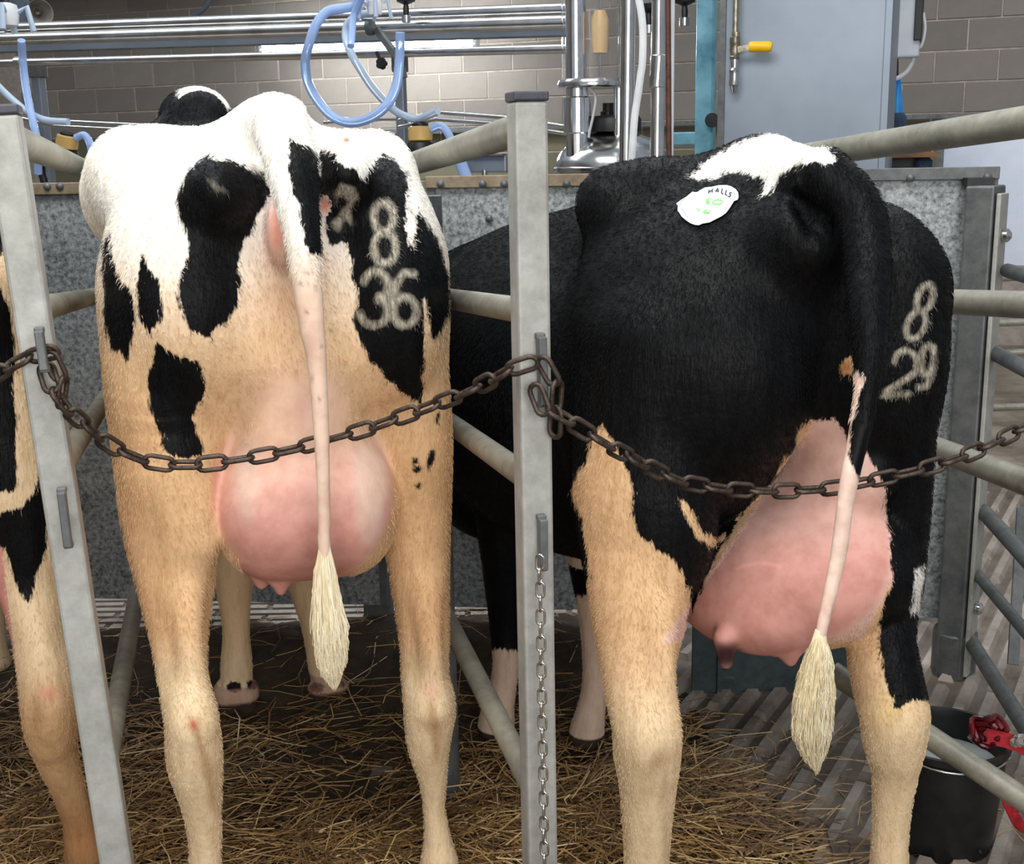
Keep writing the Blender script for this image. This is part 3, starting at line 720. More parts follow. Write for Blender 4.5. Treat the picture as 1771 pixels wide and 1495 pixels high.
        br = np.full(px.shape, 60.)
        for p in S: br = np.minimum(br, line_d(px, py, p))
        br = np.minimum(br, np.maximum(mott + 6, -3)); br = np.where(tail | (s > .5), 60, br)
        br = np.minimum(br, np.where(pinb > .02, 6.5 + 6 * (1 - pinb), 60))
        return d, br, c, skin
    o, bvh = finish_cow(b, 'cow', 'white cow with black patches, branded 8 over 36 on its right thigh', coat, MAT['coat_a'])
    tail_switch(o, 'tail_switch', b, [(561, 925, -.095, 11), (562, 1000, -.097, 18), (570, 1080, -.1, 27), (573, 1125, -.1, 24), (574, 1155, -.1, 17), (578, 1180, -.1, 3)], 0, 2000, 3)
    for e in eyes: MB().lathe(e, [(.001, -.02), (.012, -.016), (.02, 0), (.012, .016), (.001, .02)], 12).build('eye', 'eye', o)
    return o, b, bvh

# ------------------------------------------------------------------ cow 2: black, brand 8 29, auction sticker
def build_cow_2():
    P0 = W(1420, 300, 1.95); b = Body(P0, 24, (-.55, -.22, -.01), (.55, 2.45, 1.75), .0055)
    L, pe, pc = b.L, b.pe, b.pc
    trunk(b, .945, 1.46, 1.24, .86, .33)
    pc([(1412, 306, .08, 44), (1335, 303, .34, 56), (1290, 318, .6, 44)], .06)
    pc([(1060, 352, .5, 62), (1180, 346, .5, 64), (1310, 316, .42, 60)], .09)
    pe(1488, 480, .2, 104, 105, .18, .05)
    pe(1312, 490, .36, 205, 200, .28, .07)
    pe(1182, 620, .36, 192, 270, .29, .06); pe(1514, 600, .15, 98, 235, .15, .05)
    pe(1372, 410, .12, 62, 66, .09, .08)
    pe(1440, 600, .2, 90, 170, .15, .06)
    pe(1414, 365, .045, 9, 34, .04, .05, 'd')
    # left hind leg
    pc([(1140, 600, .3, 132), (1122, 750, .3, 124), (1117, 850, .28, 120), (1117, 930, .27, 112), (1106, 1000, .24, 89), (1104, 1060, .21, 79), (1102, 1130, .17, 64), (1104, 1200, .13, 55),
        (1116, 1260, .10, 55), (1119, 1305, .11, 55), (1120, 1350, .12, 48), (1119, 1420, .13, 41), (1118, 1495, .14, 37), (1118, 1570, .145, 44), (1114, 1615, .15, 38)], .02, 1.15)
    pc([(1130, 985, .24, 24), (1140, 1060, .14, 26), (1148, 1150, .09, 18), (1150, 1215, .085, 18), (1148, 1270, .075, 24)], .025)
    pc([(1114, 1615, .16, 42), (1110, 1668, .19, 56)], .02, 1.3)
    # right hind leg
    pc([(1540, 480, .1, 78), (1546, 620, .1, 71), (1550, 760, .11, 60), (1553, 880, .12, 50), (1547, 985, .12, 46), (1534, 1060, .1, 47), (1525, 1130, .08, 54), (1537, 1195, .06, 56),
        (1546, 1238, .045, 55), (1546, 1288, .05, 48), (1547, 1338, .06, 36), (1541, 1420, .07, 29), (1538, 1495, .075, 30), (1540, 1545, .08, 37), (1540, 1585, .085, 32)], .02, 1.15)
    pc([(1570, 1130, .06, 14), (1582, 1200, .045, 17), (1582, 1235, .035, 20)], .02)
    pc([(1541, 1585, .09, 36), (1543, 1625, .12, 50)], .02, 1.3)
    # udder
    b.begin(); pe(1440, 790, .22, 78, 110, .165, 0)
    pe(1366, 968, .28, 170, 142, .25, .06)
    pe(1275, 1035, .3, 92, 80, .2, .04); pe(1432, 950, .26, 104, 140, .23, .04); b.end((.012, .07, .95, 1.12))
    pc([(1253, 1105, .2, 20), (1256, 1145, .2, 13)], .02); pc([(1340, 1108, .2, 16), (1344, 1125, .2, 10)], .02); pc([(1364, 1095, .16, 21), (1366, 1125, .14, 16), (1367, 1142, .14, 12)], .02)
    # tail, drawn over to the right
    pc([(1425, 300, .04, 45), (1478, 352, .0, 43), (1496, 410, -.03, 40), (1501, 470, -.055, 38), (1501, 530, -.075, 35), (1503, 600, -.09, 29), (1499, 680, -.1, 21), (1485, 755, -.105, 18.5),
        (1472, 815, -.11, 17), (1462, 870, -.11, 15), (1450, 960, -.11, 14.5), (1430, 1050, -.11, 12), (1418, 1110, -.11, 10), (1412, 1190, -.11, 7)], .012)
    for x, s0, (y0, y1, y2, y3) in ((868, 1.05, (900, 1080, 1160, 1255)), (1024, .92, (950, 1080, 1180, 1275))):
        pc([(x - 8, y0 - 90, s0 + .05, 62), (x, y0, s0 + .03, 45), (x + 6, y1, s0 + .02, 27), (x + 6, y2, s0, 22), (x - 4, (y2 + y3) / 2 + 10, s0, 25), (x - 10, y3, s0 + .01, 32)], .02, 1.1)
    b.cone(L(-.06, 1.42, 1.02), .18, L(-.10, 1.88, 1.10), .115, .1)
    eyes = head(b, L(-.11, 1.93, 1.30), b.H, -.04, 1.0, .5)
    A = lambda pts: shift(pts, 960, 230, 2.231)
    whites = [A([(520, 170), (600, 100), (700, 40), (830, 0), (950, 0), (1040, 40), (1085, 110), (1000, 115), (940, 125), (870, 160), (840, 220), (800, 240), (820, 180), (780, 170), (720, 150), (660, 150), (600, 185)]),
              [(1040, 735), (1057, 757), (1077, 795), (1096, 845), (1093, 880), (1105, 925), (1135, 950), (1165, 965), (1185, 1005), (1197, 1040), (1195, 1700), (950, 1700), (980, 1040), (1020, 1000), (1008, 900), (985, 850), (998, 820), (1015, 800), (1022, 760)],
              [(1380, 740), (1400, 728), (1440, 725), (1460, 745), (1475, 800), (1500, 785), (1530, 840), (1545, 1000), (1480, 1200), (1150, 1200), (1185, 1090), (1200, 1045), (1240, 960), (1290, 880), (1340, 830), (1350, 800), (1375, 775)],
              [(1172, 862), (1190, 872), (1208, 905), (1216, 922), (1236, 930), (1256, 924), (1252, 936), (1226, 942), (1210, 932), (1190, 898)],
              [(1512, 1000), (1530, 980), (1533, 1010), (1520, 1050), (1520, 1100), (1532, 1180), (1548, 1226), (1580, 1212), (1625, 1212), (1640, 1720), (1430, 1720), (1455, 1130), (1480, 1070)],
              [(1584, 985), (1600, 975), (1590, 1060), (1578, 1062)], [(1448, 640), (1458, 622), (1474, 618), (1478, 640), (1462, 652)]]
    tailw = [(1472, 648), (1482, 642), (1493, 655), (1486, 690), (1470, 745), (1468, 790), (1484, 825), (1500, 900), (1480, 1000), (1460, 1300), (1380, 1300), (1400, 1100), (1430, 960), (1448, 830), (1460, 720)]
    def coat(V, Wd, px, py):
        s, z, lat = V[:, 1], V[:, 2], V[:, 0]
        tailx = np.interp(py, [300, 352, 410, 470, 530, 600, 680, 755, 815, 870, 960, 1050, 1110, 1190], [1425, 1478, 1496, 1501, 1501, 1503, 1499, 1485, 1472, 1462, 1450, 1430, 1418, 1412])
        tail = (np.abs(px - tailx) < 50) & (s < np.interp(py, [300, 400, 500, 600, 2000], [-.1, -.03, -.045, -.06, -.07])) & (py < 1250)
        w = np.full(px.shape, 60.)
        for p in whites: w = np.minimum(w, poly_sd(px, py, p))
        w = np.where(s > .75, 60, w); w = np.where(tail, np.minimum(60, poly_sd(px, py, tailw)), w)
        fl = s > .80; w = np.where(fl, np.where(px < 940, (1125 - py), (1030 - py)), w); w = np.where(fl & (z < .66) & (z > .5) & (py < 1020) & (px > 940), -20, w)
        w = np.where((s > 1.7) & (z > 1.0) & (np.abs(lat) < .03), -15, w)
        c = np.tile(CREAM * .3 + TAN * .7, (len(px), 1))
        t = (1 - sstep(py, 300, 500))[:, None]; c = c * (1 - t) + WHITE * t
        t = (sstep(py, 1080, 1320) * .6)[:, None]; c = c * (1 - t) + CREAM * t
        t = (fl & (px < 1070))[:, None] * .7; c = c * (1 - t) + np.array(lin(230, 205, 190)[:3]) * t
        st = np.exp(-(((px - 1142) * .9 + (py - 1305) * .4) / 14) ** 2 - ((py - 1315) / 22) ** 2) * .55 + np.exp(-((px - 1150) / 8) ** 2) * sstep(py, 1320, 1350) * .25
        st += np.exp(-((px - 1500) / 20) ** 2 - ((py - 1190) / 60) ** 2) * .3; st = np.clip(st, 0, 1)[:, None]; c = c * (1 - st) + np.array(lin(150, 104, 70)[:3]) * st
        yl = (np.exp(-((px - 1535) / 30) ** 2 - ((py - 1230) / 30) ** 2) * .4)[:, None]; c = c * (1 - yl) + np.array(lin(214, 186, 104)[:3]) * yl
        ud = np.minimum(np.hypot((px - 1366) / 174, (py - 968) / 146), np.hypot((px - 1440) / 92, (py - 815) / 98)); ud = np.minimum(ud, np.hypot((px - 1275) / 98, (py - 1035) / 88)); ud = np.minimum(ud, np.hypot((px - 1432) / 106, (py - 950) / 142))
        u = (1 - sstep(ud, .93, 1.08)) * (s < .62) * (px > 1180); u = np.where((py > 1080) & (py < 1170) & (px > 1215) & (px < 1420) & (s < .5), 1, u)
        u = np.where((py > 1010) & (px > 1542 - (py - 1010) * .55), u * 0, u); u = np.where(px < 1198 + (1045 - py) * .69, 0, u)
        edge = np.exp(-((px - 1395) / 40) ** 2 - ((py - 765) / 40) ** 2)[:, None]
        deep = sstep(py, 800, 1010)[:, None]; pk = np.array(lin(246, 206, 192)[:3]) * (1 - deep) + PINK * deep; pk = pk * (1 - edge * .3) + np.array(lin(190, 160, 140)[:3]) * edge * .3  # upper udder lightened in colour, a gradient of light painted in
        pale = ((px > 1190 + (1045 - py) * .69) & (px < 1548) & (s < .7) & (py < 1110) & (py > 700) & ((py < 1010) | (px < 1542 - (py - 1010) * .55)))[:, None]; c = np.where(pale, np.array(lin(234, 196, 182)[:3]), c)
        c = c * (1 - u[:, None]) + pk * u[:, None]; vein = np.exp(-((py - (985 - 10 * np.sin((px - 1270) / 30))) / 3.5) ** 2) * ((px > 1270) & (px < 1352) & (s < .5)); c = c * (1 + .22 * vein[:, None])
        dk = (np.exp(-((px - 1256) / 24) ** 4 - ((py - 1134) / 22) ** 4) * .97)[:, None]; c = c * (1 - dk) + np.array(lin(58, 36, 42)[:3]) * dk
        bs = np.exp(-((px - 1462) / 16) ** 2 - ((py - 636) / 16) ** 2)[:, None]; c = c * (1 - bs) + np.array(lin(190, 130, 78)[:3]) * bs
        wl = ((px > 1570) & (py > 960) & (py < 1090))[:, None]; c = np.where(wl, WHITE * .9, c)
        tt = tail[:, None] * 1.; c = c * (1 - tt) + np.array(lin(242, 214, 198)[:3]) * tt
        skin = np.clip(np.maximum(u, tail * sstep(py, 640, 860) * .9), 0, 1)
        h = z < .055; c[h] = np.array(lin(70, 58, 50)[:3]); w = np.where(h, -60, w)
        S = [arc(1600, 515, 13, 24, 0, 360, 16, .25), arc(1584, 562, 16, 24, 0, 360, 16, .25), arc(1566, 630, 20, 24, -170, 40) + [(1523, 684), (1572, 681)], arc(1604, 622, 11, 26, 0, 360, 16, .1), [(1616, 600), (1614, 640), (1604, 668), (1588, 670)]]
        br = np.full(px.shape, 60.)
        for p in S: br = np.minimum(br, line_d(px, py, p) * 1.25)
        br = np.where(tail | (s > .5), 60, br)
        return -w, br, c, skin
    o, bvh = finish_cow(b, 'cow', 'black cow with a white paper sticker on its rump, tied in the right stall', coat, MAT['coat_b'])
    tail_switch(o, 'tail_switch', b, [(1419, 1090, -.11, 12), (1414, 1140, -.112, 25), (1408, 1200, -.115, 33), (1405, 1260, -.115, 32), (1408, 1295, -.115, 20), (1412, 1325, -.115, 3)], 0, 2000, 5)
    for e in eyes: MB().lathe(e, [(.001, -.02), (.012, -.016), (.02, 0), (.012, .016), (.001, .02)], 12).build('eye', 'eye', o)
    # auction sticker glued on the rump: two overlapping paper labels and their print follow the hide
    def on_hide(px, py, off):
        d = ray(px, py).normalized(); h = bvh.ray_cast(EYE, d)
        return h[0] + h[1] * off * (1 if h[1].dot(d) < 0 else -1)
    def patch(outline, off, name, mat, parent):
        bm = bmesh.new(); vs = [bm.verts.new((x, y, 0)) for x, y in outline]; bm.faces.new(vs)
        for k in range(1, 30):
            for co, no in (((1150 + k * 6, 0, 0), (1, 0, 0)), ((0, 300 + k * 6, 0), (0, 1, 0))):
                bmesh.ops.bisect_plane(bm, geom=bm.verts[:] + bm.edges[:] + bm.faces[:], plane_co=co, plane_no=no)
        org = ORG[parent.name]
        for v in bm.verts: v.co = on_hide(v.co.x, v.co.y, off) - org
        me = bpy.data.meshes.new(name); bm.to_mesh(me); bm.free(); me.materials.append(MAT[mat]); me.shade_smooth()
        p = bpy.data.objects.new(name, me); COL.objects.link(p); p.parent = parent; ORG[p.name] = org
        sd = p.modifiers.new('paper', 'SOLIDIFY'); sd.thickness = .0008; sd.offset = 0; return p
    Z = lambda pts: shift(pts, 1160, 310, 12.65)
    st = patch(Z([(130, 580), (240, 500), (350, 435), (430, 365), (490, 320), (530, 335), (590, 330), (650, 290), (760, 230), (900, 215), (1050, 180), (1240, 175), (1350, 205), (1440, 260), (1490, 330), (1500, 430), (1480, 490), (1400, 520), (1350, 600), (1290, 690), (1220, 780), (1120, 850), (980, 920), (850, 985), (700, 1010), (620, 1045), (540, 1040), (430, 1000), (330, 930), (250, 860), (200, 780), (160, 730), (170, 620)]), .004, 'lot_sticker', 'sticker', o)
    st['label'] = 'white paper sticker with dark and green print'
    def stroke(pts, w, mat, name):
        pts = smooth_path([(x, y, 0) for x, y in pts], 4) if len(pts) > 2 else [Vector((*p, 0)) for p in pts]
        pts = [p for p in pts]; vs = []; fs = []
        for i, p in enumerate(pts):
            t = (pts[min(i + 1, len(pts) - 1)] - pts[max(i - 1, 0)]).normalized(); n = Vector((-t.y, t.x, 0)) * w / 2
            vs += [on_hide(p.x + n.x, p.y + n.y, .0068), on_hide(p.x - n.x, p.y - n.y, .0068)]
            if i: k = 2 * i; fs.append((k - 2, k - 1, k + 1, k))
        return vs, fs
    def printed(strokes, w, mat, name):
        m = MB()
        for q in strokes: m.add(*stroke(q, w, mat, name))
        m.build(name, mat, st, smooth=False)
    cv = [([(835, 385), (850, 305)], [(915, 360), (935, 275)], [(845, 342), (925, 315)]), ([(990, 350), (1045, 270)], [(1045, 270), (1060, 350)], [(1012, 322), (1056, 322)]),
          ([(1145, 270), (1115, 375)], [(1115, 375), (1165, 390)]), ([(1240, 300), (1200, 400)], [(1200, 400), (1250, 420)]), ([(1360, 375), (1320, 360), (1300, 390), (1330, 415), (1310, 450), (1260, 440)],)]
    for g in cv: printed([Z(list(q)) for q in g], 2.0, 'ink', 'letter')
    for q in ([(340, 490), (270, 540), (220, 620), (205, 710)], [(1255, 640), (1230, 700), (1185, 760)], [(1380, 320), (1425, 400), (1415, 480)], [(250, 690), (300, 790), (390, 900)]): printed([Z(q)], .8, 'ink', 'border_line')
    for g in (([(890, 495), (800, 505)], [(800, 505), (770, 548)], [(770, 548), (830, 545), (855, 570), (835, 598), (775, 600)]), ([(1030, 515), (1120, 530), (1130, 580), (1060, 615), (960, 610), (920, 590), (960, 540), (1030, 515)],), ([(570, 710), (650, 755)],), ([(800, 725), (710, 795)], [(710, 795), (865, 795)], [(855, 735), (838, 825)])):
        printed([Z(list(q)) for q in g], 2.3, 'ink_green', 'digit')
    return o, b, bvh

# ------------------------------------------------------------------ cow 3: cut by the left edge of the photograph
def build_cow_3():
    P0 = W(-250, 300, 1.95); b = Body(P0, 26, (-.5, -.22, -.01), (.5, 2.45, 1.8), .007)
    L, pe, pc = b.L, b.pe, b.pc
    trunk(b, 1.0, 1.52); b.cone(L(0, .1, 1.44), .08, L(0, .6, 1.44), .09, .08)
    for sg in (-1, 1):
        b.ell(L(sg * .16, .40, 1.38), (.12, .2, .12), .08)
        b.ell(L(sg * .11, .10, 1.36), (.06, .08, .07), .06)
    b.ell(L(0, .36, 1.20), (.24, .30, .26), .08)
    b.ell(L(-.15, .28, 1.05), (.13, .26, .34), .08)
    b.ell(L(0, .30, .82), (.16, .25, .20), .03)
    # right hind leg (in view)
    pc([(-40, 480, 0.16, 70), (-28, 600, 0.18, 70), (0, 720, 0.18, 74), (18, 820, 0.18, 78), (36, 900, 0.18, 72), (52, 1000, 0.17, 58), (66, 1090, 0.14, 46), (80, 1170, 0.11, 47), (86, 1240, 0.10, 46), (96, 1300, 0.13, 37),
        (118, 1365, 0.16, 28), (136, 1420, 0.18, 27), (146, 1470, 0.19, 33), (150, 1500, 0.20, 31)], .03, 1.15)
    pc([(54, 1000, .15, 20), (64, 1080, .10, 20), (76, 1160, .07, 19), (80, 1225, .06, 26), (88, 1280, .09, 26)], .03)
    pc([(150, 1498, 0.21, 34), (152, 1540, 0.24, 44)], .02, 1.3)
    b.cone(L(-.2, .25, .9), .12, L(-.2, .1, .55), .05, .03); b.cone(L(-.2, .1, .55), .05, L(-.2, .14, .12), .032, .03); b.cone(L(-.2, .14, .12), .035, L(-.2, .18, .04), .05, .02)
    b.cone(L(0, .1, 1.42), .045, L(0, -.06, 1.2), .03, .02); b.cone(L(0, -.06, 1.2), .03, L(0, -.08, .6), .013, .01)
    for lat in (-.14, .14):
        b.cone(L(lat, 1.32, .8), .08, L(lat, 1.3, .42), .042, .03); b.cone(L(lat, 1.3, .42), .042, L(lat, 1.3, .12), .032, .02); b.cone(L(lat, 1.3, .12), .035, L(lat, 1.34, .04), .05, .02)
    b.cone(L(0, 1.45, 1.2), .19, L(0, 1.85, 1.22), .115, .1); eyes = head(b, L(0, 1.9, 1.36), b.H, 0., 1.0, .5)
    black = [[(-300, 200), (11, 340), (14, 400), (5, 440), (-60, 445), (-300, 440)], [(-300, 490), (0, 498), (18, 530), (26, 620), (28, 760), (30, 830), (22, 850), (-40, 855), (-300, 850)],
             [(-20, 890), (35, 880), (58, 850), (70, 808), (90, 830), (84, 900), (80, 950), (62, 995), (52, 1045), (40, 1040), (26, 1010), (8, 950), (-20, 930)]]
    def coat(V, Wd, px, py):
        s, z, lat = V[:, 1], V[:, 2], V[:, 0]; d = np.full(px.shape, 60.)
        for p in black: d = np.minimum(d, poly_sd(px, py, p))
        d = np.where(s > .8, np.where(z > .8, -60, 60), d)
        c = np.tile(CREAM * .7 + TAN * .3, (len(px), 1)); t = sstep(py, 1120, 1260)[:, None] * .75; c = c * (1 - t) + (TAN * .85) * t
        t = sstep(py, 1330, 1450)[:, None] * .7 * (s < .8)[:, None]; c = c * (1 - t) + np.array(lin(166, 112, 70)[:3]) * t
        st = np.clip(np.exp(-((px - 66) / 14) ** 2 - ((py - 1230) / 40) ** 2), 0, 1)[:, None] * .5; c = c * (1 - st) + np.array(lin(130, 84, 54)[:3]) * st
        st = np.exp(-((px - 84) / 14) ** 2 - ((py - 1198) / 12) ** 2)[:, None] * .6; c = c * (1 - st) + np.array(lin(222, 130, 116)[:3]) * st
        ud = ((z < 1.0) & (z > .6) & (np.abs(lat) < .15) & (s > .02) & (s < .62))[:, None]; c = np.where(ud, PINK, c)
        h = z < .055; c[h] = np.array(lin(70, 58, 50)[:3]); d = np.where(h, 60, d)
        return d, np.full(px.shape, 60.), c, ud[:, 0] * 1.
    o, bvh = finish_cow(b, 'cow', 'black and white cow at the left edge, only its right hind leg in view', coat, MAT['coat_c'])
    for e in eyes: MB().lathe(e, [(.001, -.02), (.012, -.016), (.02, 0), (.012, .016), (.001, .02)], 12).build('eye', 'eye', o)
    s_ = MB().tube([L(0, -.08, .62), L(0, -.085, .5), L(0, -.085, .4), L(0, -.08, .3)], [.012, .03, .032, .006], 10).build('tail_switch', 'switch', o)
    return o, b, bvh
for q in 'abc': MAT['coat_' + q] = coat_mat('cow_coat_' + q)
COW1, B1, T1 = build_cow_1()
COW2, B2, T2 = build_cow_2()
COW3, B3, T3 = build_cow_3()
coat_hair(COW1, B1, 115000, 1, 2.3); coat_hair(COW2, B2, 125000, 2, 2.3); coat_hair(COW3, B3, 40000, 3, .9)
# ------------------------------------------------------------------ sheeted gates beyond the stalls
NP = Vector((.116, 1, 0)).normalized(); PP = Vector((0, 3.45, 0)); DP = Vector((NP.y, -NP.x, 0))
def PN(px, py, off=0.): return Wp(px, py, PP + NP * off, NP)
def at_x(P, z): return Vector((P.x, P.y, z))
def sheet_gate(x0, x1, ztop, zbot, label, mat, bolts, yoff=0., top='rail_rusty'):
    a, b_ = at_x(PN(x0, 320, yoff), 0), at_x(PN(x1, 320, yoff), 0); w = (b_ - a).length; mid = (a + b_) / 2
    t = thing('sheet_gate', label, 'gate', mid)
    MB().box(mid + Vector((0, 0, (ztop + zbot) / 2)), (w, .004, ztop - zbot), DP).build('sheet', mat, t, smooth=False)
    MB().box(mid + Vector((0, 0, ztop - .014)) - NP * .012, (w, .024, .034), DP).build('top_rail', top, t, smooth=False, bevel=.003)
    for s_, e in ((-1, a), (1, b_)):
        MB().box(e + DP * (-s_ * .012) + Vector((0, 0, (ztop + zbot) / 2)) - NP * .006, (.024, .012, ztop - zbot), DP).build('edge_strip', 'steel_dark', t, smooth=False)
    for px, py in bolts:
        p = PN(px, py, yoff - (.025 if py < 325 else .006)); MB().lathe(p, [(.011, 0), (.011, .006), (.006, .011), (.001, .012)], 10, -NP).build('bolt', 'steel_dark', t)
    return t
MAT['rail_rusty'] = galvanised('rail_rusty', lin(158, 146, 124), lin(110, 92, 70), 14, .5, .7, .2, .6)
sheet_gate(45, 640, 1.445, .15, 'galvanised sheet gate behind the white cow, left of the middle gate', 'sheet', [(82, 322), (104, 322)])
sheet_gate(738, 1180, 1.445, .15, 'spangled sheet gate behind the middle upright, with a rusty top rail', 'sheet', [(762, 318), (835, 318), (872, 318), (980, 318), (1010, 318), (846, 378)])
sheet_gate(1190, 1724, 1.445, .15, 'pale spangled sheet gate right of the black cow, bolted along its edge', 'sheet', [(1575, 308), (1708, 306), (1690, 434), (1662, 706), (1648, 760), (1642, 836), (1668, 580)], top='steel_dark')
a, b_ = at_x(Wz(1196, 1205, 0), 0), at_x(Wz(1462, 1195, 0), 0); mid = (a + b_) / 2
t = thing('kick_board', 'dark teal steel kick board on the floor behind the black cow', 'board', mid); kd = (b_ - a).normalized()
MAT['teal_steel'] = galvanised('teal_steel', lin(82, 96, 98), lin(52, 64, 66), 20, .5, .15, .3, .55)
MB().box(mid + Vector((0, 0, .16)), ((b_ - a).length, .012, .30), kd).build('plate', 'teal_steel', t, smooth=False)
MB().box(a + kd * .075 + Vector((0, 0, .17)) - kd.cross(Vector((0, 0, 1))) * -.012, (.014, .02, .34), kd).build('stiffener', 'teal_steel', t, smooth=False)
# posts at the gates
def gate_post(px, ytop, label, name='gate_post', w=.075, zt=1.44, off=.02):
    P = at_x(PN(px, ytop, off), 0)
    t = thing(name, label, 'post', P); MB().box(P + Vector((0, 0, zt / 2)), (w, .06, zt), DP).build('shaft', 'steel_dark', t, smooth=False, bevel=.004)
    MB().box(P + Vector((0, 0, zt + .006)), (w + .006, .066, .014), DP).build('cap', 'cap_plastic', t, smooth=False, bevel=.003)
    MB().box(P + Vector((0, 0, .006)), (w + .05, .11, .012), DP).build('base_plate', 'steel_dark', t, smooth=False)
    return t
gate_post(622, 340, 'dark galvanised post standing behind the udder of the white cow', w=.085, off=.05)
# the right-hand hinge post and its tubular gate
P = at_x(PN(1707, 300, -.05), 0); HP = P
t = thing('hinge_post', 'wide galvanised channel post carrying the tubular gate at right', 'post', P)
ax = Vector((.80, -.60, 0)); ay = Vector((.60, .80, 0))
MB().box(P + Vector((0, 0, .70)), (.075, .11, 1.40), ax, ay).build('channel', 'steel_dark', t, smooth=False, bevel=.006)
MB().box(P + ax * .05 - ay * .02 + Vector((0, 0, .70)), (.012, .075, 1.36), ax, ay).build('flange', 'post', t, smooth=False, bevel=.003)
MB().lathe(P, [(.062, .0), (.062, .13), (.058, .135), (.058, .14)], 24).build('foot_sleeve', 'steel_dark', t)
MB().box(P + Vector((0, 0, 1.41)) - DP * .02, (.07, .05, .02), DP).build('cap', 'black_plastic', t, smooth=False)
for z in (1.27, .22): MB().lathe(P + ax * .058 + Vector((0, 0, z)) - ay * .02, [(.018, 0), (.018, .012), (.009, .02), (.001, .022)], 14, ax).build('bolt', 'stainless', t)
t = thing('tubular_gate', 'tubular steel gate running toward us from the hinge post at right', 'gate', P + Vector((.4, -.3, 0)))
for (x0, y0, x1, y1, r) in ((1742, 468, 1800, 466, .019), (1722, 612, 1800, 652, .021), (1700, 884, 1800, 994, .021), (1690, 994, 1800, 1124, .016), (1678, 1108, 1800, 1302, .021)):
    A = PN(x0, y0, -.09); Bq = Wz(x1, y1, A.z) if abs(y1 - 269) > 250 else A + (Wz(1800, 652, PN(1722, 612, -.09).z) - PN(1722, 612, -.09))
    MB().tube([A, A + (Bq - A) * 1.25], r, 16).build('rail', 'steel_dark', t)
MB().beam(Wz(1768, 880, .46), Wz(1752, 1150, .06), .03, .012, DP).build('upright', 'steel_dark', t, smooth=False)
# a far pen of tubes beyond the hinge post
t = thing('far_pen_rail', 'thin far rails seen past the right edge of the hinge post', 'rail', (2.4, 5.2, 0))
for y in (478, 556, 608, 702): MB().tube([W(1700, y + 4, 5.2), W(1880, y - 3, 5.0)], .016, 10).build('rail', 'rail', t)
MB().tube([at_x(W(1850, 500, 5.05), 0), at_x(W(1850, 500, 5.05), 1.2)], .025, 10).build('upright', 'rail', t)

# ------------------------------------------------------------------ stall dividers: leaning uprights with tubes running off to the gates
HD = Vector((-math.sin(math.radians(15)), math.cos(math.radians(15)), 0)); RD = Vector((HD.y, -HD.x, 0))
def divider(label, top, bot, rails, length, brackets, far_post=None, w=.05):
    base = Vector((bot.x, bot.y, 0)); t = thing('stall_divider', label, 'stall divider', base)
    up = (top - bot).normalized(); lo = bot - up * (bot.z / up.z)
    MB().beam(lo, top, w, w, RD).build('upright', 'post', t, smooth=False, bevel=.005)
    MB().beam(top, top + up * .014, w + .003, w + .003, RD).build('cap', 'cap_plastic', t, smooth=False, bevel=.003)
    for (x0, y0, x1, y1, r) in rails:
        A = lo + up * ((W(x0, y0, (top.y + bot.y) / 2).z - lo.z) / up.z); Bq = Wp(x1, y1, A, RD); d = (Bq - A).normalized()
        MB().tube([A, A + d * (length / max(.2, d.dot(HD)) if d.dot(HD) > .3 else .5)], r, 20).build('rail', 'rail', t)
    for (x, y0, y1, dx) in brackets:
        p0, p1 = Wp(x, y0, lo - HD * (w / 2 + .012), HD), Wp(x + dx, y1, lo - HD * (w / 2 + .012), HD)
        k = MB().beam(p0, p1, .0125, .020, RD)
        for q in (p0, p1): k.beam(q, q + HD * .014, .009, .014, up)
        k.build('chain_keeper', 'steel_dark', t, smooth=False, bevel=.002)
    if far_post: MB().tube([far_post, at_x(far_post, 1.42)], .042, 16).build('end_post', 'steel_dark', t)
    return t, lo, up
YP = 1.80
ctop, cbot = W(911, 176, YP), W(933, 1480, YP)
fp = Wp(730, 340, (cbot.x, cbot.y, 0), RD); fp = Vector((fp.x, fp.y, 0))
DIV2, _, _ = divider('stall divider in the middle, its upright hung with a thin bright chain', ctop, cbot,
    [(914, 220, 700, 288, .0245), (918, 539, 770, 516, .0205), (922, 834, 785, 737, .0205), (930, 1382, 778, 1080, .0205)], 1.72, [(936, 582, 700, 4), (938, 897, 985, 1)], fp)
fl = W(205, 340, 3.4)
DIV1, _, _ = divider('stall divider at left with a leaning upright and two chain keepers', W(4, 200, YP), W(213, 1560, YP - .02),
    [(18, 236, 140, 290, .0245), (66, 537, 175, 510, .0205), (104, 815, 182, 690, .0205), (178, 1340, 236, 1030, .0205)], 1.6, [(67, 572, 640, 10), (106, 850, 945, 12)], None)
RT = W(1846, 150, 2.08)
DIV3, _, _ = divider('stall divider at right, its upright just out of the picture', RT, W(1822, 1480, 2.08),
    [(1846, 200, 1440, 262, .0288), (1846, 530, 1640, 522, .0252), (1846, 856, 1615, 775, .0252)], 1.7, [(1826, 640, 760, 0)], None)

MB().tube([W(1842, 1432, 2.08), W(1440, 1163, 2.42)], .0245, 20).build('brace', 'rail', DIV3)
